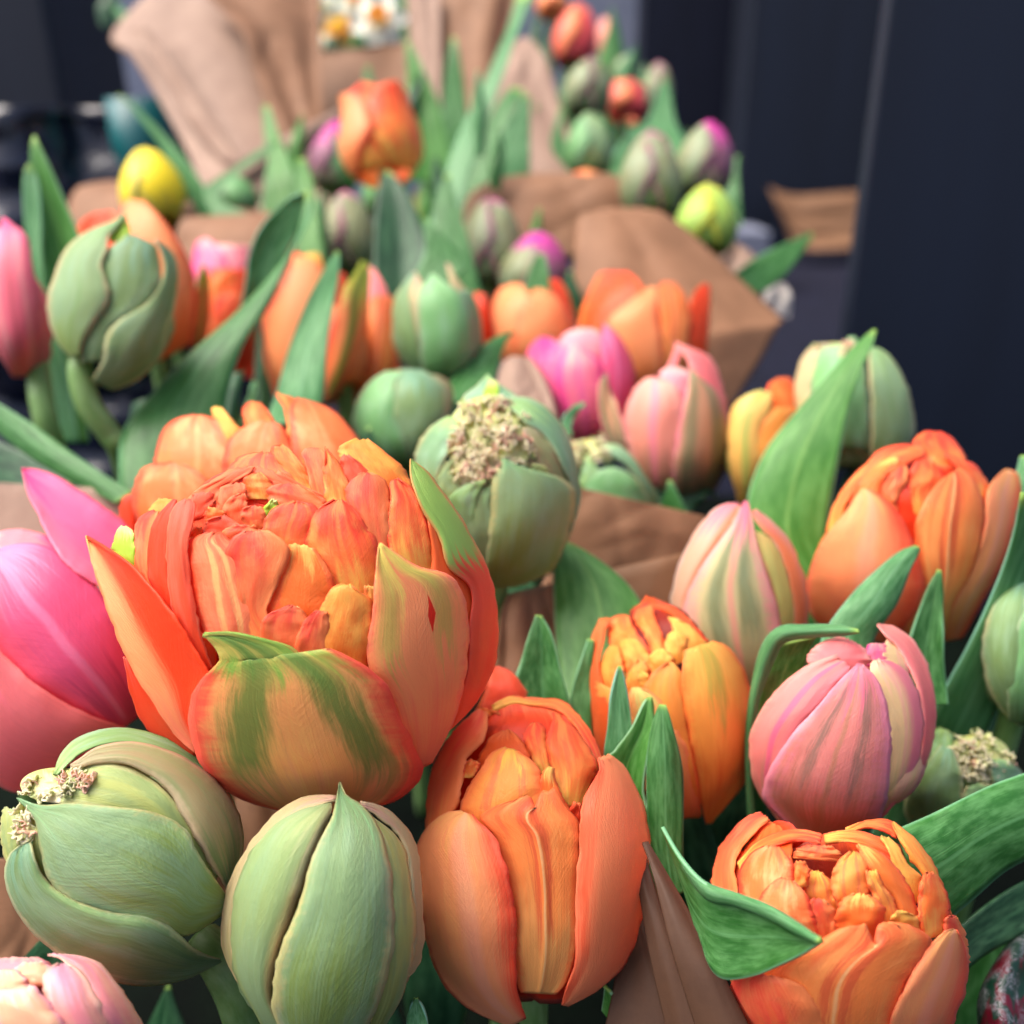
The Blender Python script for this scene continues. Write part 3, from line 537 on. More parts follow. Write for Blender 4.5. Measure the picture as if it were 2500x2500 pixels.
# ---- second orange double tulip behind it
r, F = bloom('G', 760, 560, 600, 470, .30, .030, 'coral orange double tulip peeking over the back of the largest bloom', back=('orange', 'orange_dark'), group=GT, bscale=.8, bup=.6)
root_ = r
for rows, lay, m in [
  ([(300,760,640,700),(220,620,640,640),(225,500,600,580),(260,430,560,500),(330,405,480,430),(380,402,430,410)], 0, 'orange_peach'),
  ([(160,760,240,760),(160,640,235,640),(175,560,225,560),(200,540,215,542)], -2, 'red'),
  ([(330,560,700,600),(310,440,690,470),(330,310,660,330),(370,240,620,260),(440,203,560,205),(480,200,520,200)], -3, 'orange_peach'),
  ([(600,330,700,330),(580,240,685,270),(555,180,640,215),(570,163,600,170)], -2.5, 'gold'),
  ([(700,330,840,330),(695,240,830,240),(690,175,810,195),(720,142,770,150)], -4, 'orange'),
  ([(590,520,920,560),(600,400,930,420),(640,290,900,330),(720,240,860,250),(770,226,820,230)], -1.5, 'orange_peach'),
  ([(900,480,1280,520),(900,370,1230,380),(890,250,1170,280),(890,170,1090,190),(920,128,1010,150),(925,128,950,135)], -1, 'orange_peach'),
  ([(880,300,960,300),(870,180,930,170),(835,120,900,125),(834,106,845,110)], -2.6, 'orange')]:
    p(m, rows, lay, cup=2, nv=26, nu=16)
# ---- B: pink tulip on the left edge
r, F = bloom('q01', 60, 1720, 820, 760, .275, .034, 'large hot pink tulip at the left edge with one pointed petal raised', back=('magenta', 'salmon_pink'), group=GT, bscale=.72, bup=.5, lean=(-.02, .02))
root_ = r
p('hot_pink', [(720,1110,560,1370),(640,1010,440,1310),(520,920,340,1230),(400,840,270,1130),(290,775,205,990),(190,742,150,880),(113,735,120,760)], 1, cup=-1.5, curl=1.2, nv=36)
p('magenta', [(790,2000,560,2150),(700,1720,330,1990),(610,1520,160,1900),(490,1340,40,1780),(340,1200,-60,1640),(200,1135,-100,1440),(60,1140,-120,1270),(-40,1180,-100,1200)], 0, cup=3, nv=36, nu=20)
p('pink_rim', [(300,1190,255,1092),(130,1160,120,1058),(0,1165,0,1068),(-60,1170,-60,1100)], -3)
p('salmon_pink', [(860,2160,500,2300),(620,2080,330,2300),(450,2020,200,2420),(280,1930,60,2430),(130,1820,-60,2350),(0,1690,-120,2200),(-60,1620,-140,2000)], 1.5, cup=3, nv=30, nu=20)
# ---- C: fat green bud tipped to the left
r, F = bloom('b0', 640, 1060, 650, 690, .222, .027, 'fat green double bud tipped to the left with a frilled open end', name='tulip_bud', cat='tulip bud', ang=-62, back=('bud_green_dark', 'bud_brown'), group=GT, bscale=.78, bup=.52, mkstem=False)
root_ = r
p('bud_front', [(1190,1260,1180,1350),(1110,1150,970,1470),(1040,1040,820,1405),(960,900,560,1375),(800,822,330,1265),(600,795,240,1125),(380,775,205,960),(220,785,180,850),(90,745,100,760)], 1.4, cup=2.2, nv=44, nu=24)
p('bud_green_dark', [(1150,1590,1160,1605),(1040,1550,960,1700),(900,1430,740,1732),(780,1362,540,1690),(600,1350,360,1605),(400,1290,200,1480),(250,1190,90,1340),(190,1080,25,1170),(165,1000,60,1035),(150,972,155,975)], 2.2, cup=2.4, roll=1.2, nv=44, nu=20)
p('bud_brown', [(1240,1150,1190,1230),(1275,950,1100,1090),(1230,770,1010,930),(1080,610,900,730),(900,505,790,630),(700,455,650,568),(520,480,500,568),(420,545,410,590),(370,580,375,588)], .8, cup=2.4, roll=1.2, nv=44)
p('green_sepal', [(1180,720,1080,680),(1020,530,950,540),(880,440,830,495),(700,387,680,455),(540,388,540,468),(400,440,420,518),(320,520,350,578),(278,625,300,625)], -.6, cup=1.6, nv=36)
p('bud_yellow', [(1130,1170,1060,1140),(1000,900,900,1000),(850,690,780,880),(650,570,560,830),(480,556,400,800),(380,620,340,790),(330,640,320,775)], -1, cup=1.8, nv=36)
p('bud_yellow', [(300,1240,420,1300),(200,1100,300,1180),(175,980,240,1040),(185,900,215,930)], -1)
p('bud_yellow', [(60,1150,110,1060),(8,990,98,960),(8,860,100,880),(20,795,78,805)], -2, cup=1)
fringe(r, F, 'b0', 300, 680, 190, 90, 70, .2, size=.85); fringe(r, F, 'b0', 125, 880, 60, 110, 45, .2, size=.85)
tube('stem', [at(*fr('b0',1060,1500),.232), at(*fr('b0',1200,1660),.228), at(*fr('b0',1290,1932),.235), at(*fr('b0',1380,2400),.27)], [.0045, .0052, .0048, .004], STEM, r)
# ---- D: upright green bud
r, F = bloom('b0', 1688, 1400, 532, 700, .212, .024, 'tight pale green bud upright in the bottom row, petals edged with brown', name='tulip_bud', cat='tulip bud', back=('bud_green_dark',), group=GT, bscale=.86, bup=.56)
root_ = r
p('bud_front', [(1560,2100,1820,2100),(1450,1920,1940,1920),(1425,1760,2010,1750),(1460,1580,2050,1590),(1530,1400,2064,1400),(1590,1220,2058,1210),(1640,1050,2030,1050),(1700,930,1985,900),(1745,830,1900,790),(1765,740,1815,735),(1778,665,1783,667)], 1, cup=1.8, nv=44, nu=24)
p('bud_left', [(1450,2080,1620,2100),(1330,1860,1460,1900),(1230,1660,1425,1760),(1203,1480,1460,1560),(1215,1320,1530,1380),(1260,1160,1595,1200),(1330,1010,1645,1050),(1430,880,1695,930),(1560,815,1725,850),(1660,785,1742,790),(1728,742,1735,742)], -.2, cup=2, roll=1.4, nv=44, nu=20)
p('bud_rim', [(1250,1720,1280,1710),(1170,1560,1225,1560),(1157,1430,1220,1400),(1180,1270,1240,1280),(1240,1110,1300,1110),(1330,960,1410,940),(1450,825,1530,860),(1580,748,1610,810),(1700,735,1700,775),(1770,745,1765,765)], -1, cup=1, nv=36)
p('bud_yellow', [(1880,2060,1990,1980),(1960,1850,2100,1790),(1990,1650,2150,1640),(2000,1450,2172,1450),(2000,1250,2160,1250),(1990,1080,2135,1080),(1960,950,2090,960),(1920,860,2010,890),(1890,810,1930,830)], -.8, cup=1.6, nv=36)
p('bud_rim', [(2000,1785,2010,1795),(2110,1680,2170,1650),(2160,1545,2217,1540),(2165,1400,2217,1380),(2155,1200,2205,1150),(2130,1050,2190,1020),(2080,940,2130,900),(2010,870,2050,820),(1940,820,1970,782),(1880,790,1890,772)], -1.8, cup=.8, nv=36)
# ---- E: orange double tulip, bottom centre
r, F = bloom('b1', 1085, 1130, 612, 850, .238, .028, 'orange double tulip in the bottom row showing a yellow streaked frilly centre', back=('peach_bud', 'deep_red'), group=GT, bscale=.84, bup=.56)
root_ = r
p('peach_red_left', [(960,1945,1040,1900),(740,1850,1000,1780),(590,1690,987,1600),(510,1460,990,1400),(475,1220,965,1220),(470,1010,915,1040),(540,880,860,930),(640,818,800,885),(700,815,760,840)], 1.5, cup=2.6, nv=40, nu=22)
p('peach_red_inner', [(1225,1830,1260,1838),(1240,1770,1420,1750),(1290,1620,1570,1600),(1298,1400,1640,1400),(1300,1200,1672,1200),(1318,1000,1686,1000),(1325,820,1672,840),(1375,680,1620,700),(1425,600,1545,570),(1415,540,1470,520)], 2, cup=2.6, nv=40, nu=20)
p('orange_midrib', [(1010,1765,1200,1775),(990,1700,1260,1700),(975,1500,1310,1500),(965,1280,1315,1280),(920,1080,1320,1060),(870,940,1320,930),(805,850,1300,850),(870,790,1235,780),(990,750,1190,700)], -.6, cup=1.0, ridge=.7, notch=34, nv=44, nu=26)
p('deep_red', [(1190,940,1330,960),(1240,850,1330,860),(1290,770,1325,775)], -.9, cup=-.8)
p('orange_yellow_patch', [(1180,900,1330,900),(1120,740,1240,760),(1120,630,1190,650),(1150,585,1180,590)], -2.6)
p('yellow_streaks', [(720,920,1130,920),(698,800,1150,740),(740,690,1132,670),(800,600,1110,600),(850,520,1060,545),(920,482,1000,500)], -2.6, cup=2.8, wav=.6, nv=36, nu=26)
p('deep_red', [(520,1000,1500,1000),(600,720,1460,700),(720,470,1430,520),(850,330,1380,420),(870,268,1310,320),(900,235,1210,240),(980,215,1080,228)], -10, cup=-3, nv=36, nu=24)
p('orange_red', [(860,262,870,300),(960,215,975,262),(1070,235,1070,268),(1210,232,1190,285),(1310,310,1275,350),(1400,440,1360,480),(1440,560,1410,590)], -8.5, cup=.8)
p('orange_red', [(1220,800,1330,780),(1190,660,1390,640),(1155,520,1412,570),(1150,420,1360,470),(1180,340,1290,380),(1178,303,1235,318)], -4.5, cup=2.2, nu=20)
p('orange_red', [(1110,620,1170,610),(1050,500,1150,480),(1025,420,1140,390),(1060,358,1110,355)], -6)
p('orange_dark', [(780,640,1080,640),(800,520,1060,530),(850,435,1010,440),(920,398,960,398)], -6.6, cup=1.5)
p('coral_pink', [(520,960,640,860),(520,760,690,760),(550,600,720,600),(620,450,740,530),(700,360,815,450),(765,300,838,370),(790,283,835,300)], -3.4, cup=2, nv=36, label='back petal with curled edge')
p('orange', [(775,305,840,335),(800,278,872,305),(890,298,906,313)], -3, thick=.5)
p('orange', [(715,640,765,640),(720,580,790,590),(745,545,800,568)], -2.6)
p('yellow_streaks', [(1120,720,1200,720),(1125,640,1195,650),(1150,585,1185,590)], -3)
# ---- tulip mostly hidden behind E
r, F = bloom('b1', 900, 330, 190, 260, .262, .014, 'red orange petals of a tulip squeezed behind the bottom row orange tulip', back=('deep_red',), group=GT, bscale=.8)
root_ = r
p('red_fold', [(820,520,1060,420),(800,300,1055,300),(840,160,1040,190),(862,70,960,85),(862,62,890,62)], 0, cup=1)
p('orange_red', [(740,460,830,420),(780,300,850,260),(830,170,865,150),(860,80,866,82)], -1.5)
# ---- F: pink tulip in the lower left corner
r, F = bloom('F', 350, 2000, 1400, 950, .20, .022, 'soft pink and peach tulip cut off by the lower left corner', back=('salmon_pink',), group=GT, bscale=.7, bup=.4)
root_ = r
p('blush', [(1500,2500,1900,2500),(1100,1900,1680,1950),(900,1500,1420,1500),(820,1280,1200,1240),(720,1160,960,1140),(560,1110,760,1125)], 0, cup=3, nu=20)
p('blush', [(900,2600,1600,2600),(640,2000,1400,2050),(540,1700,1200,1720),(510,1420,1050,1450),(560,1300,900,1280),(680,1230,780,1230)], 1, cup=3, nu=22)
p('blush_cream', [(100,2600,900,2600),(-100,1900,800,2000),(-200,1650,640,1750),(-150,1560,480,1560),(100,1540,400,1480)], 2.5, cup=3, nu=20)
p('pink_rim', [(-200,1400,620,1500),(-200,1200,620,1260),(0,1160,450,1150)], -3)
p('blush_cream', [(-150,1700,340,1600),(-150,1450,330,1440),(-50,1300,200,1300)], -1.5)
p('blush_cream', [(150,1480,640,1480),(160,1300,600,1280),(240,1210,520,1200)], -2)
# ---- G: orange double tulip, lower right
r, F = bloom('b2', 975, 1500, 665, 720, .218, .030, 'orange double tulip in the lower right corner cupped open around a dark hollow', back=('orange', 'red'), group=GT, bscale=.82, bup=.5)
root_ = r
p('orange_midrib', [(700,2450,1150,2450),(620,2150,1230,2100),(600,1900,1280,1820),(610,1740,1340,1670),(700,1600,1410,1560),(840,1505,1440,1480),(950,1440,1360,1420),(1020,1420,1250,1402)], .8, cup=2.6, notch=60, nv=44, nu=28)
p('peach_red_left', [(1080,2400,1400,2300),(1200,2050,1520,2020),(1250,1860,1590,1850),(1340,1680,1635,1700),(1420,1550,1636,1580),(1500,1460,1610,1490),(1550,1435,1580,1440)], 1.6, cup=2.2, nv=36)
p('coral_pink', [(560,2400,900,2350),(480,2100,890,2050),(420,1920,885,1910),(390,1780,815,1790),(420,1690,745,1715),(540,1655,625,1695)], 2.2, cup=2, wav=.7, nv=36)
p('coral_pink', [(1510,1600,1640,1620),(1510,1440,1630,1490),(1520,1380,1600,1410),(1550,1365,1580,1370)], -.5)
p('orange_peach', [(500,1450,720,1400),(440,1250,725,1220),(440,1140,722,1110),(500,1040,690,1050),(570,1002,650,1005)], -2.8, cup=2.4)
p('orange_peach', [(620,1600,880,1540),(560,1420,850,1420),(545,1290,822,1340),(600,1200,790,1250),(660,1168,730,1188)], -1.6, cup=2.4)
p('coral_pink', [(850,1560,950,1500),(820,1400,948,1390),(800,1310,935,1330),(830,1272,890,1285)], -2.2)
p('coral_pink', [(380,1430,440,1430),(300,1220,440,1260),(312,1090,418,1120),(350,990,440,1030),(420,900,512,940),(490,840,562,890),(550,825,600,860)], -4, cup=1.4, nv=30)
p('orange_dark', [(420,1300,700,1300),(425,1080,720,1040),(500,980,700,960),(560,860,660,900)], -7, cup=-1)
p('orange_red', [(430,1090,455,1150),(520,990,545,1040),(640,930,660,990),(760,912,770,975),(870,938,868,990)], -5.6, cup=1.2, roll=.2)
p('orange_red', [(890,990,882,938),(1000,980,985,918),(1120,1005,1100,930),(1230,1070,1212,980),(1290,1150,1290,1090)], -5.4, cup=1.2, roll=.2)
p('orange_red', [(990,945,1000,905),(1100,905,1100,868),(1200,925,1205,860),(1262,960,1265,885)], -7.4, cup=.8)
p('red', [(560,900,720,1010),(640,870,800,960),(700,880,740,915)], -8)
p('yellow_orange', [(1530,1450,1562,1400),(1490,1300,1545,1330),(1410,1160,1500,1180),(1340,1070,1442,1070),(1285,980,1370,970),(1250,910,1292,905),(1240,880,1252,875)], -3.4, cup=1.2, nv=30)
p('gold', [(1340,1320,1395,1270),(1260,1150,1395,1170),(1240,1080,1312,1080),(1205,1000,1272,1000),(1178,955,1222,955)], -4.4, cup=1)
p('orange', [(1400,1500,1525,1450),(1375,1350,1542,1340),(1385,1240,1524,1240),(1395,1170,1482,1170),(1420,1138,1452,1140)], -1.4, cup=1.8)
p('orange_yellow_patch', [(1290,1450,1395,1420),(1240,1280,1372,1330),(1160,1180,1322,1200),(1100,1090,1232,1080),(1060,1010,1132,1010),(1055,995,1072,995)], -3.4, cup=1.8)
p('yellow_streaks', [(960,1340,1112,1300),(925,1210,1126,1200),(935,1120,1112,1100),(980,1060,1082,1050),(1020,1032,1050,1035)], -4, cup=2)
p('yellow_streaks', [(1180,1440,1300,1440),(1150,1280,1255,1300),(1110,1190,1192,1200),(1105,1130,1162,1130)], -3.1)
p('coral_pink', [(720,1060,960,1080),(740,1020,975,1045),(800,992,930,1004)], -6.6)
p('orange', [(710,1220,800,1210),(715,1120,808,1120),(735,1080,782,1080)], -3.2)
p('yellow_streaks', [(860,1400,980,1380),(780,1260,960,1270),(790,1170,930,1200),(820,1130,880,1140)], -6.8)
p('orange_yellow_patch', [(930,1520,1140,1500),(945,1380,1195,1380),(975,1290,1185,1305),(1040,1248,1122,1260)], -1.6, cup=1.6)
p('gold', [(1240,1470,1395,1460),(1230,1385,1375,1375),(1268,1340,1312,1345)], -2.0)
p('hollow_shade', [(560,1500,1450,1500),(480,1200,1420,1200),(560,1000,1330,1020),(760,940,1150,950)], -20, cup=-5)  # deep back petal coloured dark to stand in for the hollow's shade
# ---- H: rose pink bud
r, F = bloom('b2', 980, 385, 486, 540, .252, .023, 'rose pink closed tulip streaked with grey green, a leaf arching over its top', back=('rose', 'cream_pink'), group=GT, bscale=.86, bup=.56)
root_ = r; rootH = r
p('pink_dusk', [(760,940,950,940),(600,800,1150,880),(560,710,1205,780),(620,560,1228,600),(720,410,1236,430),(840,280,1212,260),(930,170,1175,150),(1010,90,1120,75),(1060,48,1085,48)], 1, cup=2, nv=40, nu=24)
p('pink_side', [(650,870,720,870),(530,700,640,720),(495,520,700,520),(510,380,770,380),(590,240,870,260),(700,120,955,150),(830,40,1010,90),(950,0,1020,60)], -.4, cup=2, nv=36, nu=20)
p('cream_pink', [(1100,900,1190,850),(1180,740,1310,700),(1210,600,1375,560),(1220,430,1402,400),(1200,270,1392,260),(1160,150,1345,125),(1120,70,1270,50),(1140,30,1190,20)], -.6, cup=1.6, nv=36)
p('rose', [(1290,750,1380,665),(1380,560,1442,500),(1398,400,1468,360),(1390,260,1464,215),(1350,110,1427,50),(1270,-40,1352,-75),(1200,-110,1252,-150),(1163,-160,1175,-160)], -1.6, cup=1.4, nv=36)
p('rose', [(830,80,1110,80),(795,10,1130,30),(860,-60,1110,-20),(960,-100,1050,-70)], -2.6)
p('pink_bg', [(1100,60,1220,60),(1090,-10,1240,0),(1120,-60,1200,-60)], -3)
p('cream_pink', [(1200,80,1380,100),(1190,-10,1350,0),(1210,-80,1300,-60)], -3.2)
# ---- K: amber double tulip
r, F = bloom('K', 775, 1760, 640, 840, .268, .022, 'amber yellow and orange double tulip behind three short green leaf tips', back=('amber_plain', 'orange_dark'), group=GT, bscale=.84, bup=.56)
root_ = r
p('amber', [(1040,2610,1080,2610),(1000,2450,1200,2470),(975,2250,1340,2290),(930,2000,1385,2050),(890,1800,1412,1800),(855,1580,1397,1580),(850,1420,1350,1410),(868,1300,1262,1270),(880,1240,1160,1190),(960,1215,1090,1178)], .8, cup=2, nv=40, nu=22)
p('amber_plain', [(780,2560,1000,2560),(700,2200,990,2300),(640,1950,935,2000),(570,1700,905,1800),(560,1540,872,1600),(620,1430,862,1440),(700,1360,825,1380),(740,1342,782,1350)], -.4, cup=2, nv=36)
p('amber_pale', [(700,2620,980,2540),(560,2300,962,2300),(480,2050,892,2020),(430,1850,802,1850),(430,1700,722,1680),(440,1580,620,1580),(450,1545,540,1545)], .4, cup=2, nv=36)
p('orange_dark', [(300,2350,500,2350),(170,2000,440,2000),(135,1750,330,1700),(130,1500,250,1560),(140,1280,200,1380),(145,1140,240,1180),(190,1050,255,1080),(205,1000,290,1000)], -1.2, cup=1.2, nv=36, label='outer petal with a green tinged tip')
p('orange', [(330,1420,640,1420),(280,1200,600,1250),(270,1080,480,1080),(300,1000,442,990),(360,973,410,973)], -5.5, cup=-1)
p('hollow_shade', [(520,1520,1020,1480),(520,1350,1020,1330),(500,1180,1060,1190),(450,1030,960,1050),(450,940,860,940),(520,890,740,885),(575,828,620,838)], -7.5, cup=-2.5, nu=22)  # back petal with the cup's inner shade painted dark at its base
p('hot_orange', [(470,960,510,1010),(560,865,575,930),(700,872,690,930),(820,930,790,980),(950,1050,900,1080),(1060,1180,1000,1190)], -6.6, cup=.5)
p('orange', [(620,1300,760,1300),(560,1130,700,1130),(480,1010,640,980),(500,930,620,890)], -6.9, cup=.6)
p('gold', [(880,1320,1080,1240),(800,1120,1025,1170),(770,1040,922,1060),(745,990,802,1000)], -3.6, cup=1.2)
p('gold', [(760,1380,910,1320),(715,1220,892,1200),(740,1140,902,1150),(760,1105,802,1100)], -3, cup=1.2)
p('gold', [(640,1500,800,1420),(590,1340,792,1330),(620,1270,762,1280),(680,1240,712,1240)], -2.4, cup=1.4)
p('yellow_orange', [(420,1460,620,1440),(380,1300,592,1280),(360,1200,522,1190),(400,1165,472,1160)], -4.6, cup=1)
p('yellow_orange', [(240,1640,430,1600),(200,1440,400,1420),(240,1290,372,1280),(290,1215,342,1210)], -3.6, cup=.8)
p('amber_plain', [(430,1680,570,1680),(410,1480,592,1480),(470,1370,592,1400),(510,1325,562,1340)], -1.8, cup=1)
p('gold', [(510,1600,600,1600),(510,1480,600,1490),(515,1400,590,1440)], -1.2)
p('amber_plain', [(220,1900,450,1900),(180,1600,420,1640),(170,1480,300,1560)], -1.4)
# ---- L: dusky bud
r, F = bloom('K', 1300, 860, 548, 800, .30, .020, 'dusky peach and green pointed tulip bud with a pink tip between the orange tulips', name='tulip_bud', cat='tulip bud', back=('dusk_right', 'olive'), group=GT, bscale=.86, bup=.56)
root_ = r
p('dusk_green', [(1240,1600,1450,1600),(1080,1400,1570,1330),(920,1150,1628,1130),(862,930,1612,930),(920,750,1552,740),(1020,570,1492,560),(1140,400,1442,400),(1240,270,1412,250),(1300,150,1390,140),(1335,82,1370,78)], 1, cup=2, nv=40, nu=24)
p('dusk_left', [(1000,1400,1150,1450),(820,1150,940,1200),(765,900,900,920),(785,720,970,740),(850,530,1060,560),(950,330,1170,390),(1060,180,1250,260),(1180,98,1305,150),(1280,88,1312,110)], -.4, cup=1.6, nv=36)
p('olive', [(1560,1350,1660,1300),(1600,1100,1742,1040),(1580,850,1732,830),(1510,620,1662,560),(1440,440,1602,400),(1410,300,1500,345)], -.8, cup=1.4)
p('dusk_right', [(1500,1520,1560,1520),(1680,1280,1780,1250),(1735,1040,1842,1000),(1720,800,1837,790),(1660,560,1782,570),(1580,400,1702,400),(1470,290,1582,250),(1395,160,1442,145)], -.2, cup=1.2, nv=36)
# ---- M: big orange tulip on the right
r, F = bloom('M', 960, 1060, 895, 930, .305, .028, 'large orange tulip at the right against the dark crate, one outer petal splayed', back=('orange', 'peach_bud'), group=GT, bscale=.82, bup=.56)
root_ = r
p('peach_red_left', [(300,1990,820,1990),(130,1800,960,1800),(70,1560,1060,1620),(90,1370,1062,1400),(170,1180,1002,1200),(290,1010,932,1020),(400,880,852,880),(490,750,730,760),(540,683,600,685)], 1, cup=3, nv=40, nu=22)
p('orange_midrib', [(1160,1960,1260,1960),(1130,1700,1330,1660),(1060,1450,1462,1440),(1010,1230,1542,1220),(1000,1020,1577,1020),(1040,860,1590,860),(1110,730,1560,730),(1200,620,1490,590),(1260,570,1400,510),(1330,545,1360,500)], -.3, cup=2.4, ridge=.5, nv=40, nu=24)
p('peach_red_left', [(1250,1990,1400,1960),(1290,1740,1580,1640),(1440,1460,1732,1360),(1550,1200,1812,1120),(1600,960,1857,920),(1600,780,1897,760),(1640,650,1917,640),(1710,565,1892,570),(1760,513,1840,518)], -1.2, cup=1.6, nv=36)
p('orange_red', [(220,1250,420,1200),(250,980,400,880),(310,800,450,760),(430,620,560,640),(570,470,800,560),(700,350,1000,440),(830,305,1092,390),(950,300,1042,320)], -2.2, cup=1.6, nv=36)
p('orange_yellow_patch', [(430,980,700,920),(450,760,710,740),(530,590,762,560),(680,440,862,460),(790,400,852,420)], -1.6, cup=1.4)
p('coral_pink', [(780,880,860,860),(700,730,830,790),(785,560,922,640),(828,490,932,510),(860,478,902,480)], -2)
p('orange_red', [(980,920,1110,920),(955,720,1112,740),(942,570,1232,590),(1000,450,1172,470),(1080,413,1120,418)], -2.6, cup=1.4)
p('red', [(850,1250,1060,1250),(820,950,1080,960),(800,800,1090,800),(880,620,1010,640)], -4)
p('orange_red', [(1050,640,1420,640),(1080,420,1440,440),(980,300,1392,340),(1010,235,1322,250),(1080,186,1220,192)], -5.5, cup=1)
p('orange_red', [(1400,820,1620,780),(1350,560,1645,690),(1330,480,1600,590),(1255,400,1520,480),(1250,376,1420,438)], -3.4, cup=1.4)
p('deep_red', [(900,800,1440,800),(920,600,1420,600),(980,480,1380,480)], -6.5)
p('orange_dark', [(1540,1200,1640,1200),(1560,900,1640,900),(1540,680,1640,700)], -4)
p('peach_bg', [(600,2000,1180,2000),(760,1800,1200,1800),(900,1500,1200,1500),(980,1250,1100,1250)], -2)
# ---- N: frilled green bud
r, F = bloom('N', 1010, 1190, 785, 880, .302, .024, 'round green double bud split open on a crumpled frilly cream centre', name='tulip_bud', cat='tulip bud', back=('bud_green', 'bud_brown'), group=GT, bscale=.82, bup=.5)
root_ = r
p('bud_front', [(940,2130,1180,2140),(910,1960,1500,2000),(935,1740,1642,1760),(955,1500,1722,1520),(968,1300,1752,1330),(983,1130,1732,1200),(1010,1040,1602,1100),(1050,975,1330,1030),(1060,928,1100,945)], 1.5, cup=2.2, nv=40, nu=24)
p('bud_green', [(860,2120,980,2130),(780,1900,950,1900),(680,1650,965,1650),(620,1450,975,1450),(600,1330,975,1280),(720,1240,980,1180)], 0, cup=1.4, nu=20)
p('green_sepal', [(790,1720,800,1690),(690,1540,785,1560),(610,1410,807,1430),(566,1310,832,1300),(655,1215,862,1220),(780,1153,892,1162),(895,1126,907,1132)], 1.2, cup=1.2, nv=30)
p('blue_green', [(300,1200,440,1130),(238,970,520,950),(262,840,600,780),(330,700,692,690),(440,590,672,630),(560,528,612,545)], -.6, cup=1.8, nv=30)
p('bud_left', [(540,1340,720,1220),(450,1190,660,1120),(450,1120,600,1000),(540,960,630,940)], -1.6, cup=1)
p('blue_green', [(1500,2040,1560,1980),(1640,1780,1700,1650),(1740,1400,1802,1330),(1710,1190,1787,1090),(1640,1020,1737,860),(1540,820,1672,690),(1420,680,1572,530),(1280,600,1452,410),(1180,490,1302,350),(1110,450,1160,348),(1060,400,1080,378)], -.4, cup=1.8, roll=1, nv=44)
p('bud_brown', [(1560,1200,1712,1200),(1430,1000,1665,1010),(1350,850,1565,830),(1290,730,1455,690),(1245,640,1380,620)], -1.8, cup=1.4)
p('bud_yellow', [(1400,1140,1500,1120),(1335,1040,1502,1040),(1335,978,1440,983)], -1)
p('blue_green', [(680,480,1230,480),(690,355,1215,345),(800,260,1120,275),(880,180,1000,200),(925,133,945,138)], -6, cup=.5)
p('lime', [(900,440,1020,440),(880,340,1030,340),(930,220,1030,220),(940,180,1010,195)], -5, cup=-.6)
fringe(r, F, 'N', 940, 740, 400, 400, 300, -1.2, size=1.25); fringe(r, F, 'N', 800, 1060, 200, 130, 70, -1.0, size=1.0)
# ---- O: the bud behind
r, F = bloom('Z', 760, 1440, 400, 430, .375, .019, 'green bud with a frilly brown centre half hidden behind the kraft paper', name='tulip_bud', cat='tulip bud', back=('bud_green_dark',), group=GT, bscale=.84, bup=.5)
root_ = r
p('bud_plain', [(500,1780,1150,1780),(510,1500,1110,1620),(540,1360,1010,1410),(660,1290,900,1290),(740,1262,820,1262)], 1, cup=1.6)
p('green_sepal', [(530,1480,720,1420),(540,1320,690,1290),(575,1210,632,1205),(595,1155,605,1160)], 1.6)
p('blue_green', [(1100,1640,1165,1590),(1050,1460,1125,1460),(970,1320,1042,1320),(860,1220,950,1180),(750,1150,840,1085),(700,1100,740,1072)], -.5, cup=1)
fringe(r, F, 'Z', 610, 1130, 180, 90, 70, -1.5, size=1.3)
# ---- I: small frilled bud, right
r, F = bloom('b2', 1620, 640, 330, 260, .285, .016, 'small green bud with a ragged cream centre tucked above the broad leaf on the right', name='tulip_bud', cat='tulip bud', back=('bud_green_dark',), group=GT, bscale=.8, bup=.5)
root_ = r
p('bud_green_dark', [(1380,960,1600,960),(1300,800,1620,820),(1360,640,1610,680),(1440,540,1600,600),(1500,470,1560,500)], 1, cup=1.4)
p('bud_green', [(1560,960,1860,900),(1600,800,1880,760),(1605,730,1800,690),(1640,690,1700,670)], 1.2, cup=1.2)
p('blue_green', [(1760,760,1900,720),(1760,640,1930,640),(1740,570,1900,590),(1740,545,1850,548)], .4)
p('green_sepal', [(1440,560,1540,570),(1450,420,1560,440),(1490,380,1540,400)], -1)
fringe(r, F, 'b2', 1690, 540, 170, 125, 130, -.6, size=1.1)
# ---- J: green bud at the right edge
r, F = bloom('V', 1935, 1225, 88, 142, .285, .018, 'smooth green bud cut off by the right edge of the picture', name='tulip_bud', cat='tulip bud', back=('bud_green_dark',), group=GT, bscale=.86)
root_ = r
p('bud_green_dark', [(1925,1370,1940,1370),(1890,1340,1950,1345),(1862,1290,1955,1290),(1852,1220,1960,1220),(1866,1150,1965,1150),(1900,1100,1960,1100),(1940,1080,1950,1080)], 1, cup=1.8)
p('bud_plain', [(1905,1360,1960,1370),(1900,1280,2020,1290),(1915,1200,2030,1200),(1935,1120,2000,1120)], 2, cup=1.4)
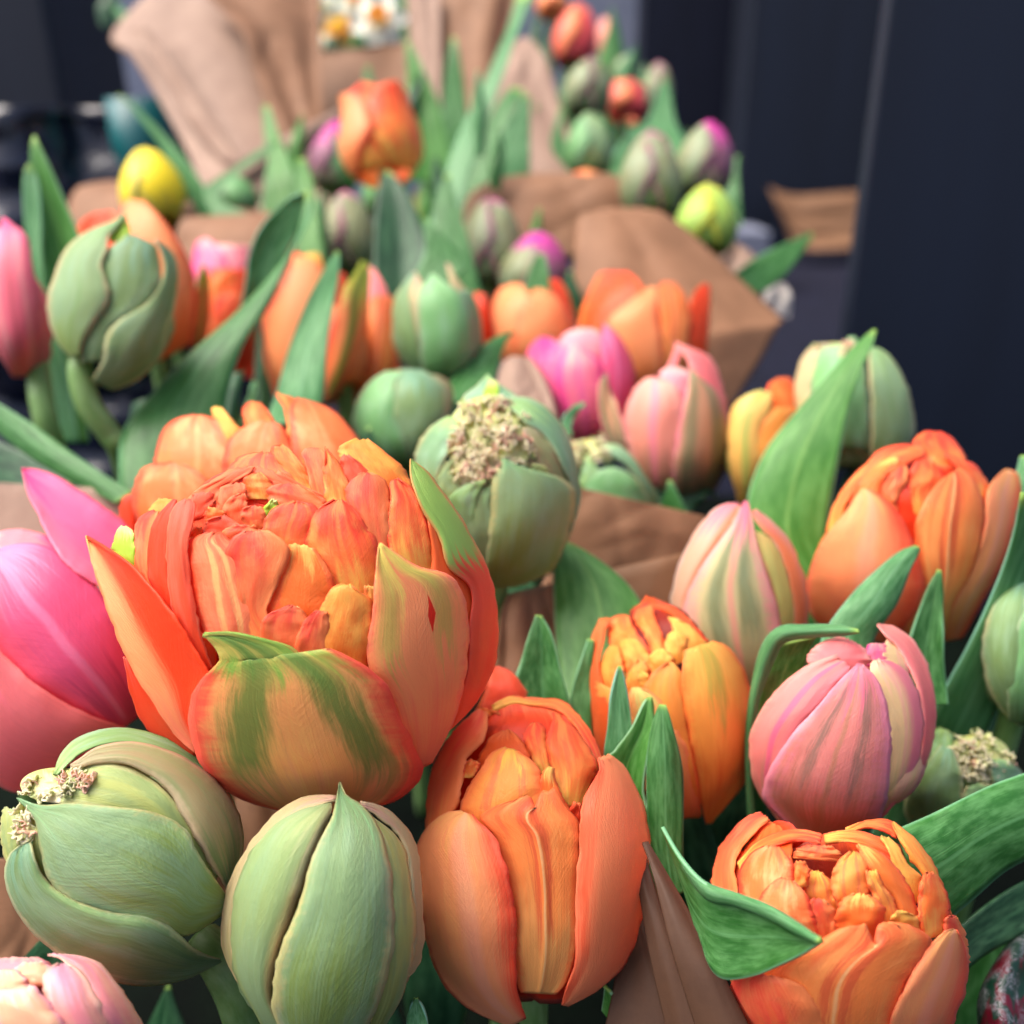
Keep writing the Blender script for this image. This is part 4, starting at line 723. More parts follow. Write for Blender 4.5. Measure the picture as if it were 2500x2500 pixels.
# ================================================================== MIDDLE ROWS
# R: drooping green bud with its bent stem
c0 = at(*fr('R', 880, 760), .36)
r, F = bloom('R', 885, 800, 515, 690, .36, .021, 'green bud nodding on a curved pale stem in front of an orange petal', name='tulip_bud', cat='tulip bud', ang=4, back=('bud_green_dark',), group=GT, bscale=.86, bup=.54, mkstem=False)
root_ = r
p('bud_green', [(560,1270,640,1240),(450,1140,650,1150),(385,980,735,1000),(376,800,855,810),(428,620,835,660),(508,430,800,540),(618,318,840,420),(758,238,850,310),(888,193,905,260),(975,133,985,150)], 1, cup=2.2, nv=40, nu=22)
p('lime', [(860,360,1020,360),(870,260,1015,240),(935,190,990,170),(968,150,982,150)], -1.5)
p('bud_green_dark', [(640,1310,800,1290),(640,1150,840,1130),(700,1000,880,1050),(800,850,1100,900),(790,640,1240,740),(800,520,1262,560),(860,400,1235,420),(940,350,1205,370),(1000,298,1060,308)], -1, cup=1.6, nv=36, nu=20)
p('bud_green_dark', [(720,1450,880,1520),(820,1260,1060,1455),(825,1120,1245,1285),(930,980,1312,1050),(1100,880,1377,830),(1240,740,1397,640),(1290,580,1377,490),(1268,440,1312,400),(1215,338,1230,342)], .8, cup=1.8, nv=40, nu=20)
tube('stem', [at(*fr('R',690,1180),.364), at(*fr('R',630,1350),.358), at(*fr('R',690,1620),.358), at(*fr('R',850,1850),.362), at(*fr('R',960,2050),.37), at(*fr('R',1050,2600),.42), at(*fr('R',1100,3600),.50)], [.0036, .0042, .0044, .0042, .004, .0038, .0036], STEM, r)
# S
r, F = bloom('R', 1180, 620, 380, 640, .45, .022, 'tall orange tulip standing behind the nodding green bud', back=('peach_bg',), group=GT, bscale=.84)
root_ = r
p('peach_bg', [(1250,1300,1500,1150),(1150,900,1545,900),(1050,600,1522,600),(980,300,1422,380),(950,100,1272,170),(1010,20,1130,30)], 0, cup=2, nv=30)
p('hot_orange', [(600,600,960,500),(608,300,960,300),(640,190,900,130),(740,130,860,118)], -3)
p('lime_stripe', [(1500,1200,1600,1200),(1530,900,1650,900),(1560,640,1640,640),(1590,540,1610,545)], .5)
# T
r, F = bloom('R', 60, 800, 350, 600, .40, .022, 'pink tulip on the left edge with its green stem showing below', back=('pink_bg2',), group=GT, mkstem=False, bscale=.86)
root_ = r
p('pink_bg2', [(100,1420,260,1420),(-40,1150,340,1200),(-120,850,312,850),(-130,560,250,560),(-110,330,215,330),(-20,245,150,250)], .6, cup=2, nv=30)
p('pink_bg2', [(250,1420,350,1400),(240,1150,400,1180),(200,850,340,850),(180,560,262,600),(140,300,225,340)], 0, cup=1)
p('hot_pink', [(-60,400,200,400),(0,250,150,270),(18,168,55,178)], -3)
tube('stem', [at(*fr('R',300,1330),.405), at(*fr('R',320,1550),.40), at(*fr('R',370,1800),.40), at(*fr('R',430,2050),.41), at(*fr('R',520,3000),.46)], [.0042, .0046, .0046, .0044, .004], STEM, r)
# U: pink and orange double
r, F = bloom('T', 225, 420, 210, 360, .52, .022, 'frilly pink and orange double tulip between the two long leaves on the left', back=('orange_red',), group=GT)
root_ = r
for m, rows, lay in [('orange_red', [(60,760,430,760),(70,560,420,540),(110,380,400,360),(160,260,360,260)], 0), ('pink_bg', [(40,320,250,360),(50,200,260,230),(70,110,200,130),(120,75,150,85)], -1.5),
  ('pink_rim', [(180,300,420,300),(170,180,410,180),(200,110,380,120)], -2.5), ('coral_pink', [(140,700,420,700),(160,520,380,500),(200,420,330,400)], 1), ('orange', [(120,460,300,440),(150,330,310,300),(190,260,270,250)], .6), ('lime_stripe', [(70,640,160,600),(75,420,150,400),(90,280,120,290)], 1.2), ('red_fold', [(250,900,420,900),(270,720,410,700),(330,600,400,600)], 0)]:
    p(m, rows, lay, cup=1.4)
# V2: striped tulips
r, F = bloom('T', 700, 620, 260, 440, .46, .022, 'orange tulip behind the blue green leaf with a ragged cream top', back=('peach_bg',), group=GT)
root_ = r
p('peach_bg', [(560,1080,780,1080),(470,800,800,760),(458,580,840,560),(560,380,865,380),(620,260,800,240),(640,180,720,188)], 0, cup=2)
p('hot_orange', [(600,420,760,420),(620,300,740,320),(645,160,700,170)], -2)
p('gold', [(680,340,830,340),(680,230,820,230),(720,170,790,160)], -1.2)
p('orange_red', [(740,1050,900,1050),(800,700,960,680),(850,420,990,420),(860,270,940,280)], -.6, cup=1.4)
r, F = bloom('T', 930, 640, 170, 400, .445, .02, 'orange petalled tulip with one narrow lime and green striped petal', back=('peach_bg',), group=GT)
root_ = r
p('lime_stripe', [(780,1040,900,1020),(850,850,1000,800),(900,620,1070,600),(930,400,1087,400),(1000,290,1092,300),(1040,213,1082,222)], 1, cup=1.4, nv=30)
p('coral_pink', [(740,1040,860,1040),(800,840,920,840),(860,620,970,620),(920,420,980,420)], 0)
r, F = bloom('T', 1120, 760, 170, 380, .47, .022, 'coral tulip with red stripes just left of the spiky green bud', back=('coral_pink',), group=GT)
root_ = r
p('orange_midrib', [(980,1150,1130,1150),(1000,850,1245,850),(1070,600,1245,600),(1085,460,1242,460),(1130,415,1210,418)], 0, cup=2)
p('rose', [(1080,520,1220,520),(1085,380,1200,400),(1090,240,1130,270)], -2)
p('coral_stripes', [(900,1100,1020,1100),(950,800,1060,780),(1000,600,1080,560)], -.5)
# P and Q
r, F = bloom('T', 1290, 1150, 288, 300, .40, .019, 'plump sage green closed bud behind the double orange tulips', name='tulip_bud', cat='tulip bud', back=('bud_plain',), group=GT)
root_ = r
p('bud_plain', [(1150,1450,1350,1450),(1010,1230,1300,1250),(1004,1080,1262,1060),(1090,930,1240,930),(1190,862,1300,862)], .6, cup=1.6)
p('bud_green_dark', [(1220,1450,1400,1430),(1200,1230,1510,1230),(1210,1050,1560,1080),(1215,920,1550,960),(1270,853,1460,890),(1340,848,1400,853)], 0, cup=1.8)
p('bud_brown', [(1470,1220,1560,1120),(1510,1040,1584,1010),(1480,930,1562,930),(1440,880,1500,888)], -.6)
r, F = bloom('T', 1490, 600, 265, 335, .43, .02, 'green bud with three dry spiky tips standing above the closed sage bud', name='tulip_bud', cat='tulip bud', back=('bud_plain',), group=GT)
root_ = r
p('bud_plain', [(1430,930,1620,930),(1400,800,1700,800),(1385,650,1702,640),(1375,480,1680,480),(1385,370,1620,390),(1430,330,1540,338),(1455,283,1475,288)], 1, cup=1.8)
p('bud_green_dark', [(1330,850,1430,910),(1238,720,1400,770),(1227,560,1375,650),(1240,430,1340,490),(1300,340,1325,390),(1350,275,1362,300)], 0, cup=1)
p('bud_rim', [(1400,760,1420,790),(1320,560,1400,640),(1320,440,1390,450),(1362,270,1398,330)], -.8)
p('bud_green_dark', [(1600,950,1680,900),(1670,800,1747,760),(1690,640,1757,640),(1670,480,1732,480),(1620,390,1682,380)], -.2)
p('bud_rim', [(1600,560,1700,540),(1600,440,1690,430),(1570,340,1620,330),(1550,260,1590,290),(1545,222,1572,238)], -1)
# W, X
r, F = bloom('X', 560, 700, 280, 330, .52, .022, 'orange tulip with open red tipped petals left of the pink tulip', back=('peach_bg',), group=GT)
root_ = r
p('peach_bg', [(380,1000,640,1000),(290,700,540,700),(285,520,545,500),(340,420,500,420),(420,393,470,398)], 0, cup=1.6)
p('peach_bg', [(430,1000,820,950),(400,750,842,680),(470,580,790,580),(540,460,700,460),(565,430,610,430)], 1, cup=2)
p('hot_orange', [(720,760,850,700),(640,540,820,560),(590,410,780,430),(650,363,730,368)], -2)
r, F = bloom('X', 220, 660, 90, 260, .56, .016, 'sliver of a scarlet tulip showing right of the spiky green bud', back=('red',), group=GT, sr=.003)
root_ = r
p('red', [(230,880,310,830),(200,680,300,680),(155,550,270,560),(148,448,232,468)], 0)
r, F = bloom('X', 1330, 740, 430, 430, .50, .026, 'open orange tulip in front of the kraft paper with a pale peach front petal', back=('hot_orange', 'peach_bg'), group=GT, bscale=.8)
root_ = r
p('hot_orange', [(900,850,1200,850),(865,680,1200,680),(900,530,1220,540),(960,400,1290,430),(1010,320,1250,360),(1110,312,1200,318)], -2, cup=-1)
p('peach_bg', [(1200,1080,1450,1080),(1150,900,1442,900),(1075,740,1422,740),(1045,650,1402,640),(1180,530,1397,530),(1330,418,1390,418)], 1, cup=2.4)
p('orange_midrib', [(1400,1060,1600,1060),(1400,800,1610,800),(1390,600,1622,620),(1390,450,1580,470),(1430,383,1500,383)], 0, cup=1.8)
p('hot_orange', [(1550,1000,1710,1000),(1560,760,1737,760),(1600,600,1747,580),(1640,450,1747,430),(1710,393,1735,398)], -1, cup=-.5)
# Y pink
r, F = bloom('Z', 550, 620, 440, 480, .43, .022, 'bright pink tulip with pale cream highlights in front of the two orange tulips', back=('pink_bg',), group=GT)
root_ = r
p('hot_pink', [(380,900,600,980),(280,700,560,800),(180,500,500,600),(113,380,470,440),(160,290,430,330),(228,233,300,238)], -.6, cup=1.6)
p('pink_bg', [(460,1060,720,1060),(420,850,730,850),(350,620,720,600),(370,440,690,420),(430,330,570,340),(485,273,500,278)], .8, cup=2)
p('magenta', [(690,1000,860,980),(700,780,935,750),(690,560,972,600),(700,380,935,400),(705,230,842,230),(718,128,750,148)], 0, cup=1.6)
p('pink_rim', [(330,480,700,440),(360,290,710,290),(430,200,700,210),(540,163,640,170)], -2)
# Z peach pink double
r, F = bloom('Z', 1310, 930, 420, 590, .395, .024, 'peachy pink double tulip with ragged petals left of the yellow green tulip', back=('pink_tan',), group=GT)
root_ = r
p('tan_green', [(1280,1540,1600,1440),(1265,1250,1700,1250),(1290,1050,1722,1100),(1330,830,1702,900),(1372,640,1622,680),(1395,520,1482,560),(1405,483,1420,493)], 1, cup=2)
p('pink_tan', [(1000,1420,1280,1450),(925,1150,1300,1200),(888,950,1325,950),(898,800,1345,760),(960,650,1290,620),(1060,550,1190,560)], 0, cup=2.4)
p('rose', [(1450,1050,1727,1000),(1430,700,1682,750),(1400,500,1642,560),(1370,395,1562,400),(1300,325,1432,335),(1280,278,1300,283)], -1.6, cup=1.2)
p('pink_rim', [(1200,820,1400,820),(1180,620,1402,620),(1165,510,1402,520),(1260,470,1330,480)], -1.2)
p('rose', [(1180,540,1240,560),(1230,450,1290,470),(1270,350,1320,370),(1285,285,1310,290)], -1.5)
p('tan_green', [(760,1100,905,1060),(690,880,885,960),(668,680,830,780),(690,580,765,620),(735,518,748,523)], 1.4, cup=1, label='outer petal bent away to the left')
# AA yellow green
r, F = bloom('q21', 560, 590, 205, 330, .38, .018, 'yellow green tulip with an orange centre beside the long bright leaf', back=('gold_green',), group=GT)
root_ = r
p('gold_green', [(440,920,520,960),(390,720,560,760),(382,540,560,560),(400,430,600,440),(480,350,610,360),(560,330,600,340)], .6, cup=1.6)
p('amber_plain', [(480,960,700,960),(460,760,740,760),(510,600,760,600),(560,480,760,460),(620,420,740,420)], 0, cup=1.8)
p('orange', [(580,500,760,500),(580,350,750,350),(600,290,730,290),(650,262,700,264)], -2)
# AB green bud
r, F = bloom('q21', 1080, 470, 310, 350, .375, .02, 'green bud with a pinkish frilled edge half covered by the long bright leaf', name='tulip_bud', cat='tulip bud', back=('bud_green_dark',), group=GT, pts=[at(*fr('q21',1180,640),.38), at(*fr('q21',1080,720),.38), at(*fr('q21',1020,900),.39), at(*fr('q21',980,1300),.42)])
root_ = r
p('bud_green', [(1120,760,1300,640),(1130,560,1360,560),(1130,400,1345,400),(1120,260,1300,260),(1120,130,1230,150),(1130,100,1170,110)], .8, cup=1.6)
p('bud_plain', [(880,620,1120,640),(820,420,1120,420),(810,260,1110,260),(850,120,1080,130),(950,95,1050,100)], 0, cup=1.4)
p('bud_rim', [(740,460,790,480),(728,340,810,340),(750,200,850,200),(800,120,900,130),(880,85,940,95)], -.4)
p('bud_plain', [(980,180,1060,180),(1000,100,1060,100),(1010,50,1050,50)], -1)
fringe(r, F, 'q21', 930, 120, 130, 40, 36, 0, size=1.2)
# ================================================================== BACKGROUND TULIPS (whole cups)
def bg(cx, cy, wd, ht, ang, mats, label, real=.036, open_=.05, name='tulip', lean=-.05, spin=.4, wide=1.25, tipout=0, cat=None, inner=None):
    k = 2500 / 1932; D = real * FPX / (wd * k); R = real / 2; H = ht * k * D / FPX; a = math.radians(ang)
    ax = (CU * math.cos(a) + CR * math.sin(a) - CF * lean).normalized()
    base = at(cx * k, cy * k, D) - ax * H * .5
    cat = cat or ('tulip' if name == 'tulip' else 'tulip bud')
    root = thing(name, label, cat, base, GT)
    cup3d(root, base, ax, R * 1.02, H, mats, open_=open_, spin=spin, wide=wide, tipout=tipout, nv=14, nu=8, inner=inner)
    stem(root, base, .0034, (0, .02)); return root, D
for a in [
 (286, 350, 112, 146, -10, ('yellow',), 'lone bright yellow tulip above the brown paper on the left', .036, .0),
 (440, 372, 84, 92, -18, ('bud_plain',), 'small green bud lying low inside the brown paper right of the yellow tulip', .03, .0),
 (634, 296, 94, 130, 4, ('bud_plum_bright', 'bud_plain', 'bud_plum'), 'bud split open on a bright purple stripe left of the blurred orange tulip', .034, .05),
 (657, 440, 104, 156, -3, ('bud_plum',), 'plum tipped green bud above the striped orange tulip', .034, .03),
 (716, 258, 150, 160, -8, ('peach_bg', 'orange_red'), 'broad blurred orange tulip in front of the far brown paper', .045, .8),
 (810, 276, 56, 76, 4, ('bud_lemon',), 'tiny lemon green bud right of the blurred orange tulip', .024, .0),
 (728, 350, 84, 120, 2, ('bud_plain',), 'rounded bright green bud directly below the blurred orange tulip', .03, .0),
 (926, 458, 118, 168, 4, ('bud_plum',), 'pink tipped green bud in the middle of the back row', .036, .04),
 (1050, 412, 88, 160, 0, ('bud_plain',), 'plain slender green bud left of the kraft paper fold', .032, .0),
 (1010, 510, 128, 140, 6, ('bud_plum', 'bud_plum_bright'), 'plum pink bud rising right behind the open orange tulips', .038, .06),
 (902, 330, 48, 92, 0, ('olive',), 'narrow olive bud right of the tall leaf', .024, .0),
 (1108, 372, 104, 90, 0, ('hot_orange', 'peach_bg'), 'short orange tulip just over the rim of the kraft paper', .036, .4),
 (1112, 272, 86, 118, 0, ('bud_plain', 'bud_green'), 'pale mint green bud standing against the pinkish paper', .032, .0),
 (1226, 328, 112, 160, 0, ('bud_plum',), 'tall bud with a pink crown left of its bright pink neighbour', .036, .04),
 (1331, 300, 104, 138, 8, ('bud_plum', 'bud_plum_bright'), 'bud with a hot pink side petal at the right end of the back row', .036, .06),
 (1332, 412, 112, 130, 4, ('bud_lemon',), 'round yellow green bud at the right end over the paper edge', .034, .0),
 (1110, 164, 86, 110, 10, ('bud_plum',), 'greyish pink bud in the far cluster beside the black post', .036, .04),
 (1182, 194, 78, 66, 10, ('scarlet_bg',), 'small scarlet tulip low in the far cluster beside the black post', .034, .8),
 (1240, 164, 56, 90, 4, ('bud_plum',), 'pale tipped bud closest to the black post', .028, .05),
 (1086, 66, 80, 118, 8, ('scarlet_bg',), 'rosy red tulip at the top of the far cluster', .04, .1),
 (1146, 74, 44, 84, -6, ('pink_tan',), 'slim salmon tulip right of the rosy red tulip', .028, .1),
 (1180, 132, 50, 50, 0, ('bud_plum',), 'dull pink small bud in the middle of the far cluster', .03, .0),
 (1042, 8, 60, 50, 0, ('peach_bg',), 'peach tulip cropped by the top edge of the picture', .034, .2),
 (572, 226, 64, 50, 0, ('pink_bg',), 'pink tulip tip showing behind the edge of the big paper', .034, .2),
 (58, 400, 40, 60, 0, ('pink_bg',), 'tiny pink tulip tip left of the tall leaf pair', .03, .2),
 (536, 300, 26, 40, 0, ('bud_lemon',), 'tiny yellow bud between thin leaves near the big paper', .02, .0),
 (800, 400, 60, 110, 4, ('olive',), 'dim olive bud in shade behind the dark leaves of the back row', .03, .0),
 (1262, 470, 60, 80, 0, ('bud_plain',), 'green bud half sunk between the kraft paper and the round yellow green bud', .028, .0) if False else (980, 470, 50, 90, 0, ('pink_tan',), 'salmon tulip sliver right of the pink tipped bud', .03, .1),
 (1040, 250, 50, 80, 0, ('bud_plain',), 'small green bud left of the mint green bud', .03, .0),
 (470, 352, 50, 60, 10, ('olive',), 'brownish bud deep in the brown paper on the left', .024, .0),
]:
    cx, cy, wd, ht, ang, mats, label, real, op = a
    bg(cx, cy, wd, ht, ang, mats, label, real, op, name='tulip' if ('tulip' in label and 'bud' not in label) else 'tulip_bud')
# white narcissi at the top
def narcissus(cx, cy, wd, D, label, mat='white', centre='yellow'):
    k = 2500 / 1932; R = wd * k * D / FPX / 2; c = at(cx * k, cy * k, D); root = thing('daffodil', label, 'daffodil', c, 'white spring flowers in the far bunch')
    for q in range(6):
        an = q * math.pi / 3 + .2; verts = []; uvs = []
        for j in range(9):
            v = j / 8
            for i in range(7):
                u = -1 + i / 3; wv = .33 * math.sin(math.pi * min(.98, .15 + v * .85)) ** .7
                d_ = CR * math.cos(an) + CU * math.sin(an); e_ = -CR * math.sin(an) + CU * math.cos(an)
                verts.append(c + d_ * R * v + e_ * R * u * wv - CF * R * (.15 - .35 * v * v + .06 * u * u)); uvs.append(((u + 1) / 2, v))
        fs = [(j * 7 + i, j * 7 + i + 1, (j + 1) * 7 + i + 1, (j + 1) * 7 + i) for j in range(8) for i in range(6)]
        mesh_obj('petal', verts, fs, M_(mat), root, uvs)
    verts = []; uvs = []
    for j in range(7):
        for i in range(17):
            an = i / 16 * 6.2832; rr = R * (.16 + .2 * (j / 6) ** 1.5) * (1 + .06 * math.sin(an * 7) * j / 6)
            verts.append(c - CF * R * (.5 * j / 6 + .1) + CR * rr * math.cos(an) + CU * rr * math.sin(an)); uvs.append((i / 16, j / 6))
    fs = [(j * 17 + i, j * 17 + i + 1, (j + 1) * 17 + i + 1, (j + 1) * 17 + i) for j in range(6) for i in range(16)]
    mesh_obj('trumpet', verts, fs, M_(centre), root, uvs); stem(root, c + CF * R * .3, .003, (0, .03))
for cx, cy, wd, D, lab, m, ce in [(716, 42, 84, 1.25, 'largest blurred white flower at the top of the far bunch', 'white', 'gold'), (640, 56, 50, 1.3, 'creamy blossom low on the left of the far bunch', 'gold', 'yellow'),
     (612, 14, 52, 1.35, 'white blossom touching the top edge beside the big paper', 'white', 'white'), (672, 6, 60, 1.35, 'cream flower cropped by the top edge above the white one', 'white', 'gold'), (606, 84, 34, 1.3, 'small pale flower lowest beside the big paper', 'white', 'white')]:
    narcissus(cx, cy, wd * 1.35, D, lab, m, ce)
# ================================================================== LEAVES
def leaf(frame, rows, d0, d1, mat, label, cup=0, fold=0, side=0, wav=.8, thick=.7, parent=None, nv=36, twistd=0):
    if d0 >= .5:
        e0, e1 = rows[0], rows[1]; rows = [tuple(e0[i] + (e0[i] - e1[i]) * 1.6 for i in range(4))] + list(rows)
    n = len(rows); rr = []
    for i, q in enumerate(rows):
        t = i / (n - 1); d = d0 + (d1 - d0) * t; rr.append(tuple(q) + (d, d))
    if parent is None:
        x, y = fr(frame, (rows[0][0] + rows[0][2]) / 2, (rows[0][1] + rows[0][3]) / 2)
        root = sheet('tulip_leaf', mat, frame, rr, None, cup, thick, wav, nv, 12, fold, 0, side)
        tag(root, label, 'leaf', 'tulip leaves rising between the blooms'); return root
    o = sheet('leaf', mat, frame, rr, parent, cup, thick, wav, nv, 12, fold, 0, side)
    if label: o['label'] = label
    return o
L = leaf
# left tall folded leaf: lit inner face and blue outer strip
L('R', [(560,1932,700,1932),(430,1300,640,1200),(340,700,700,560),(290,300,622,300),(255,0,495,0),(240,-230,385,-250),(240,-390,318,-390),(262,-475,276,-475)], .43, .44, G3, 'tall fresh green leaf face on the left behind the nodding bud', fold=5)
L('R', [(500,1932,620,1932),(400,1400,520,1350),(310,900,400,850),(240,500,340,500),(195,255,330,250),(180,-50,310,-50),(195,-200,275,-180),(225,-256,238,-256)], .425, .435, G2, 'narrow blue green strip leaf clasping the tall fresh green leaf')
# big diagonal leaf with a rolled upper end
L('V', [(235,1000,420,1000),(225,900,420,900),(232,815,428,760),(280,752,455,660),(350,676,488,600),(440,596,520,540),(490,545,548,480),(530,500,575,430),(562,440,588,400),(578,362,582,360)], .35, .42, G1, 'longest diagonal dark green leaf crossing the left side', side=-3, cup=3, nv=48)
L('V', [(452,600,500,560),(462,540,520,520),(470,480,548,462),(494,425,570,420),(540,378,580,385),(574,362,580,362)], .445, .425, G2, 'blue green upper leaf face curling beside the diagonal leaf', cup=-2)
L('V', [(380,410,420,410),(338,345,386,352),(300,272,350,300),(262,222,308,252),(240,196,262,206),(223,178,228,180)], .64, .66, G2, 'arched blue green leaf beside the lone yellow tulip', side=3)
L('V', [(400,405,470,405),(385,372,420,380),(390,350,420,352),(430,325,450,325),(480,290,500,292),(520,262,525,265)], .62, .66, G1, 'short leaf bending right out of the brown paper on the left', side=2)
L('V', [(500,800,590,800),(522,742,610,745),(545,660,618,650),(575,580,632,560),(600,530,640,510),(635,474,640,476)], .36, .43, G2, 'upright blue green leaf in front of the striped orange tulip', cup=2)
L('V', [(472,820,498,820),(478,740,494,740),(484,650,495,650),(488,600,492,600)], .44, .45, G4, 'thin dark leaf blade between the diagonal leaf and the orange tulip')
L('V', [(455,800,480,810),(465,760,480,765),(478,720,486,722)], .40, .41, G1, 'short leaf tip poking out above the back double tulip')
L('V', [(-20,750,-20,800),(60,800,40,850),(140,858,120,900),(250,930,220,950)], .36, .33, G1, 'dark leaf sloping down from the left edge below the pink tulip', cup=2)
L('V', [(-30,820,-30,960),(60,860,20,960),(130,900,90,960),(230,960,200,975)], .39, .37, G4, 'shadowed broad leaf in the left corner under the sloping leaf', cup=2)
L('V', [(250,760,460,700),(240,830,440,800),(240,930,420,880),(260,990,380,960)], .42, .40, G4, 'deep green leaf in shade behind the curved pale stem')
L('V', [(800,440,850,440),(828,370,872,370),(852,290,898,290),(880,225,920,225),(920,140,950,140),(946,80,968,84),(962,40,985,40),(975,-10,1005,-10)], .62, .72, G2, 'tall slim leaf leaning right up to the top edge', side=3, nv=48)
L('V', [(760,255,845,255),(765,200,830,200),(768,150,808,150),(766,110,792,115),(765,80,772,78)], .74, .76, G3, 'bright leaf standing against the far brown paper', fold=4)
L('V', [(838,260,885,260),(835,190,880,190),(842,120,870,120),(852,72,860,72)], .8, .82, G1, 'dark upright leaf right of the bright leaf in the back')
L('V', [(885,320,960,320),(905,260,955,260),(935,200,975,200),(965,165,990,170)], .72, .76, G1, 'slanting leaf in the back row left of the pinkish paper', side=2)
L('V', [(930,330,1000,330),(940,280,1000,270),(968,220,1000,220),(985,180,1000,180)], .7, .72, G2, 'blue green leaf behind the slanting back leaf')
L('V', [(684,200,710,200),(686,160,706,160),(690,126,698,126)], .84, .85, G1, 'small distant leaf tip above the blurred orange tulip')
L('V', [(700,560,820,560),(704,480,810,480),(708,400,795,420),(715,350,770,365),(728,322,738,325)], .50, .53, G4, 'broad dark leaf in the centre of the back row', fold=5)
L('V', [(740,600,800,600),(770,540,840,540),(800,480,880,500),(800,430,830,440),(800,412,806,414)], .485, .50, G1, 'leaf behind the spiky green bud')
L('V', [(810,520,900,520),(815,440,880,440),(820,380,860,380),(840,330,850,330)], .55, .58, G1, 'mid green leaf just left of the pink tipped bud')
L('V', [(500,340,560,340),(505,300,545,300),(498,250,525,250),(496,200,508,200)], .66, .70, G3, 'slim green leaf tip in front of the big pinkish paper')
L('V', [(560,470,610,470),(570,400,600,400),(560,340,590,340),(562,300,575,300)], .56, .60, G3, 'fresh green leaf left of the plum tipped bud')
L('V', [(1385,515,1430,556),(1420,490,1465,535),(1470,465,1500,495),(1530,440,1534,446)], .60, .62, G1, 'pointed leaf sticking out to the right past the kraft paper', cup=1)
L('V', [(1150,300,1300,300),(1180,260,1290,260),(1220,230,1275,230),(1240,170,1265,175),(1250,150,1256,150)], .82, .86, G2, 'wide blue green leaf behind the pink crowned bud')
L('V', [(1080,330,1140,330),(1040,280,1070,270),(1048,230,1062,225),(1056,206,1060,206)], .76, .78, G1, 'small leaf left of the mint green bud')
L('V', [(1365,380,1395,360),(1375,330,1392,320),(1386,295,1394,296)], .74, .76, G1, 'leaf tip right of the hot pink sided bud')
L('V', [(985,560,1040,560),(995,520,1036,520),(1012,480,1028,480)], .505, .51, G1, 'tiny leaf overlapping the plum pink bud')
L('V', [(1500,1120,1580,1100),(1440,1060,1575,1080),(1410,960,1560,1010),(1440,860,1580,880),(1500,780,1600,780),(1560,710,1625,700),(1610,655,1645,655),(1648,622,1653,624)], .34, .35, G3, 'long bright leaf standing against the dark crate on the right', side=4, cup=2, nv=48)
L('V', [(1010,1420,1180,1430),(1050,1330,1180,1340),(1052,1250,1212,1290),(1046,1150,1222,1180),(1044,1080,1190,1110),(1046,1035,1120,1050),(1050,1018,1062,1020)], .285, .325, G3, 'broad green leaf beside the round frilled bud', side=3, cup=2)
L('V', [(975,1330,1100,1400),(970,1290,1078,1330),(985,1240,1060,1270),(1000,1190,1042,1200),(1012,1160,1022,1162)], .262, .27, G1, 'short folded leaf above the bottom row orange tulip', fold=3)
L('V', [(1075,1400,1120,1420),(1075,1330,1115,1340),(1088,1270,1118,1280),(1110,1205,1120,1208)], .262, .27, G1, 'slim leaf left of the amber tulip')
L('V', [(1148,1560,1200,1560),(1140,1440,1190,1440),(1146,1370,1192,1370),(1152,1310,1184,1310),(1166,1256,1172,1256)], .24, .246, G2, 'leftmost short leaf tip in front of the amber tulip')
L('V', [(1190,1560,1240,1560),(1150,1440,1215,1500),(1160,1415,1222,1430),(1190,1375,1232,1380),(1212,1330,1232,1335),(1222,1316,1228,1316)], .236, .242, G3, 'middle leaf tip with a folded edge in front of the amber tulip', fold=3)
L('V', [(1240,1700,1300,1680),(1230,1600,1288,1620),(1222,1520,1288,1540),(1222,1430,1286,1450),(1234,1360,1268,1370),(1246,1330,1256,1330)], .232, .24, G1, 'rightmost tallest leaf tip beside the amber tulip', cup=2)
# arching leaf on the rose tulip
L('V', [(1412,1560,1424,1560),(1408,1460,1420,1470),(1408,1380,1422,1390),(1418,1300,1436,1310),(1438,1220,1462,1240),(1470,1184,1480,1212),(1520,1180,1525,1202),(1580,1180,1585,1198),(1618,1188,1622,1192)], .262, .238, G2, 'slender leaf arching over the top', parent=rootH, cup=2, nv=48)
L('V', [(1426,1400,1450,1400),(1430,1330,1500,1300),(1445,1260,1530,1220),(1470,1215,1540,1200)], .258, .252, G3, 'shaded inner side of the arching leaf', parent=rootH)
L('V', [(1540,1240,1640,1260),(1560,1185,1650,1200),(1610,1120,1690,1140),(1660,1070,1715,1080),(1700,1040,1732,1045),(1728,1030,1734,1034)], .262, .268, G2, 'blunt leaf slanting across the large orange tulip', cup=2)
L('V', [(1690,1330,1790,1330),(1700,1260,1782,1260),(1724,1180,1780,1180),(1750,1110,1778,1110),(1768,1076,1776,1076)], .268, .272, G1, 'short upright leaf below the large orange tulip', fold=2)
L('V', [(1560,1700,1700,1720),(1650,1560,1770,1580),(1690,1480,1800,1500),(1730,1400,1850,1400),(1770,1320,1900,1290),(1830,1210,1930,1180),(1880,1100,1960,1080),(1910,1010,1980,1000),(1925,930,1990,930)], .315, .262, G2, 'long leaf running up the right edge', side=-4, cup=3, nv=44)
L('V', [(1890,1080,1960,1080),(1890,1000,1960,1000),(1905,940,1970,930),(1925,860,1960,860)], .30, .31, G2, 'pale leaf end on the right edge behind the long leaf')
L('V', [(1700,1500,1800,1500),(1720,1420,1840,1420),(1760,1360,1900,1380),(1800,1330,1950,1340)], .31, .31, G4, 'shaded leaf behind the small ragged bud')
L('V', [(1690,1565,1760,1760),(1750,1540,1830,1700),(1820,1505,1900,1640),(1900,1470,1980,1600),(1990,1440,2040,1560)], .222, .236, G1, 'broad leaf spreading to the right edge above the corner tulip', cup=3, wav=1, nv=44)
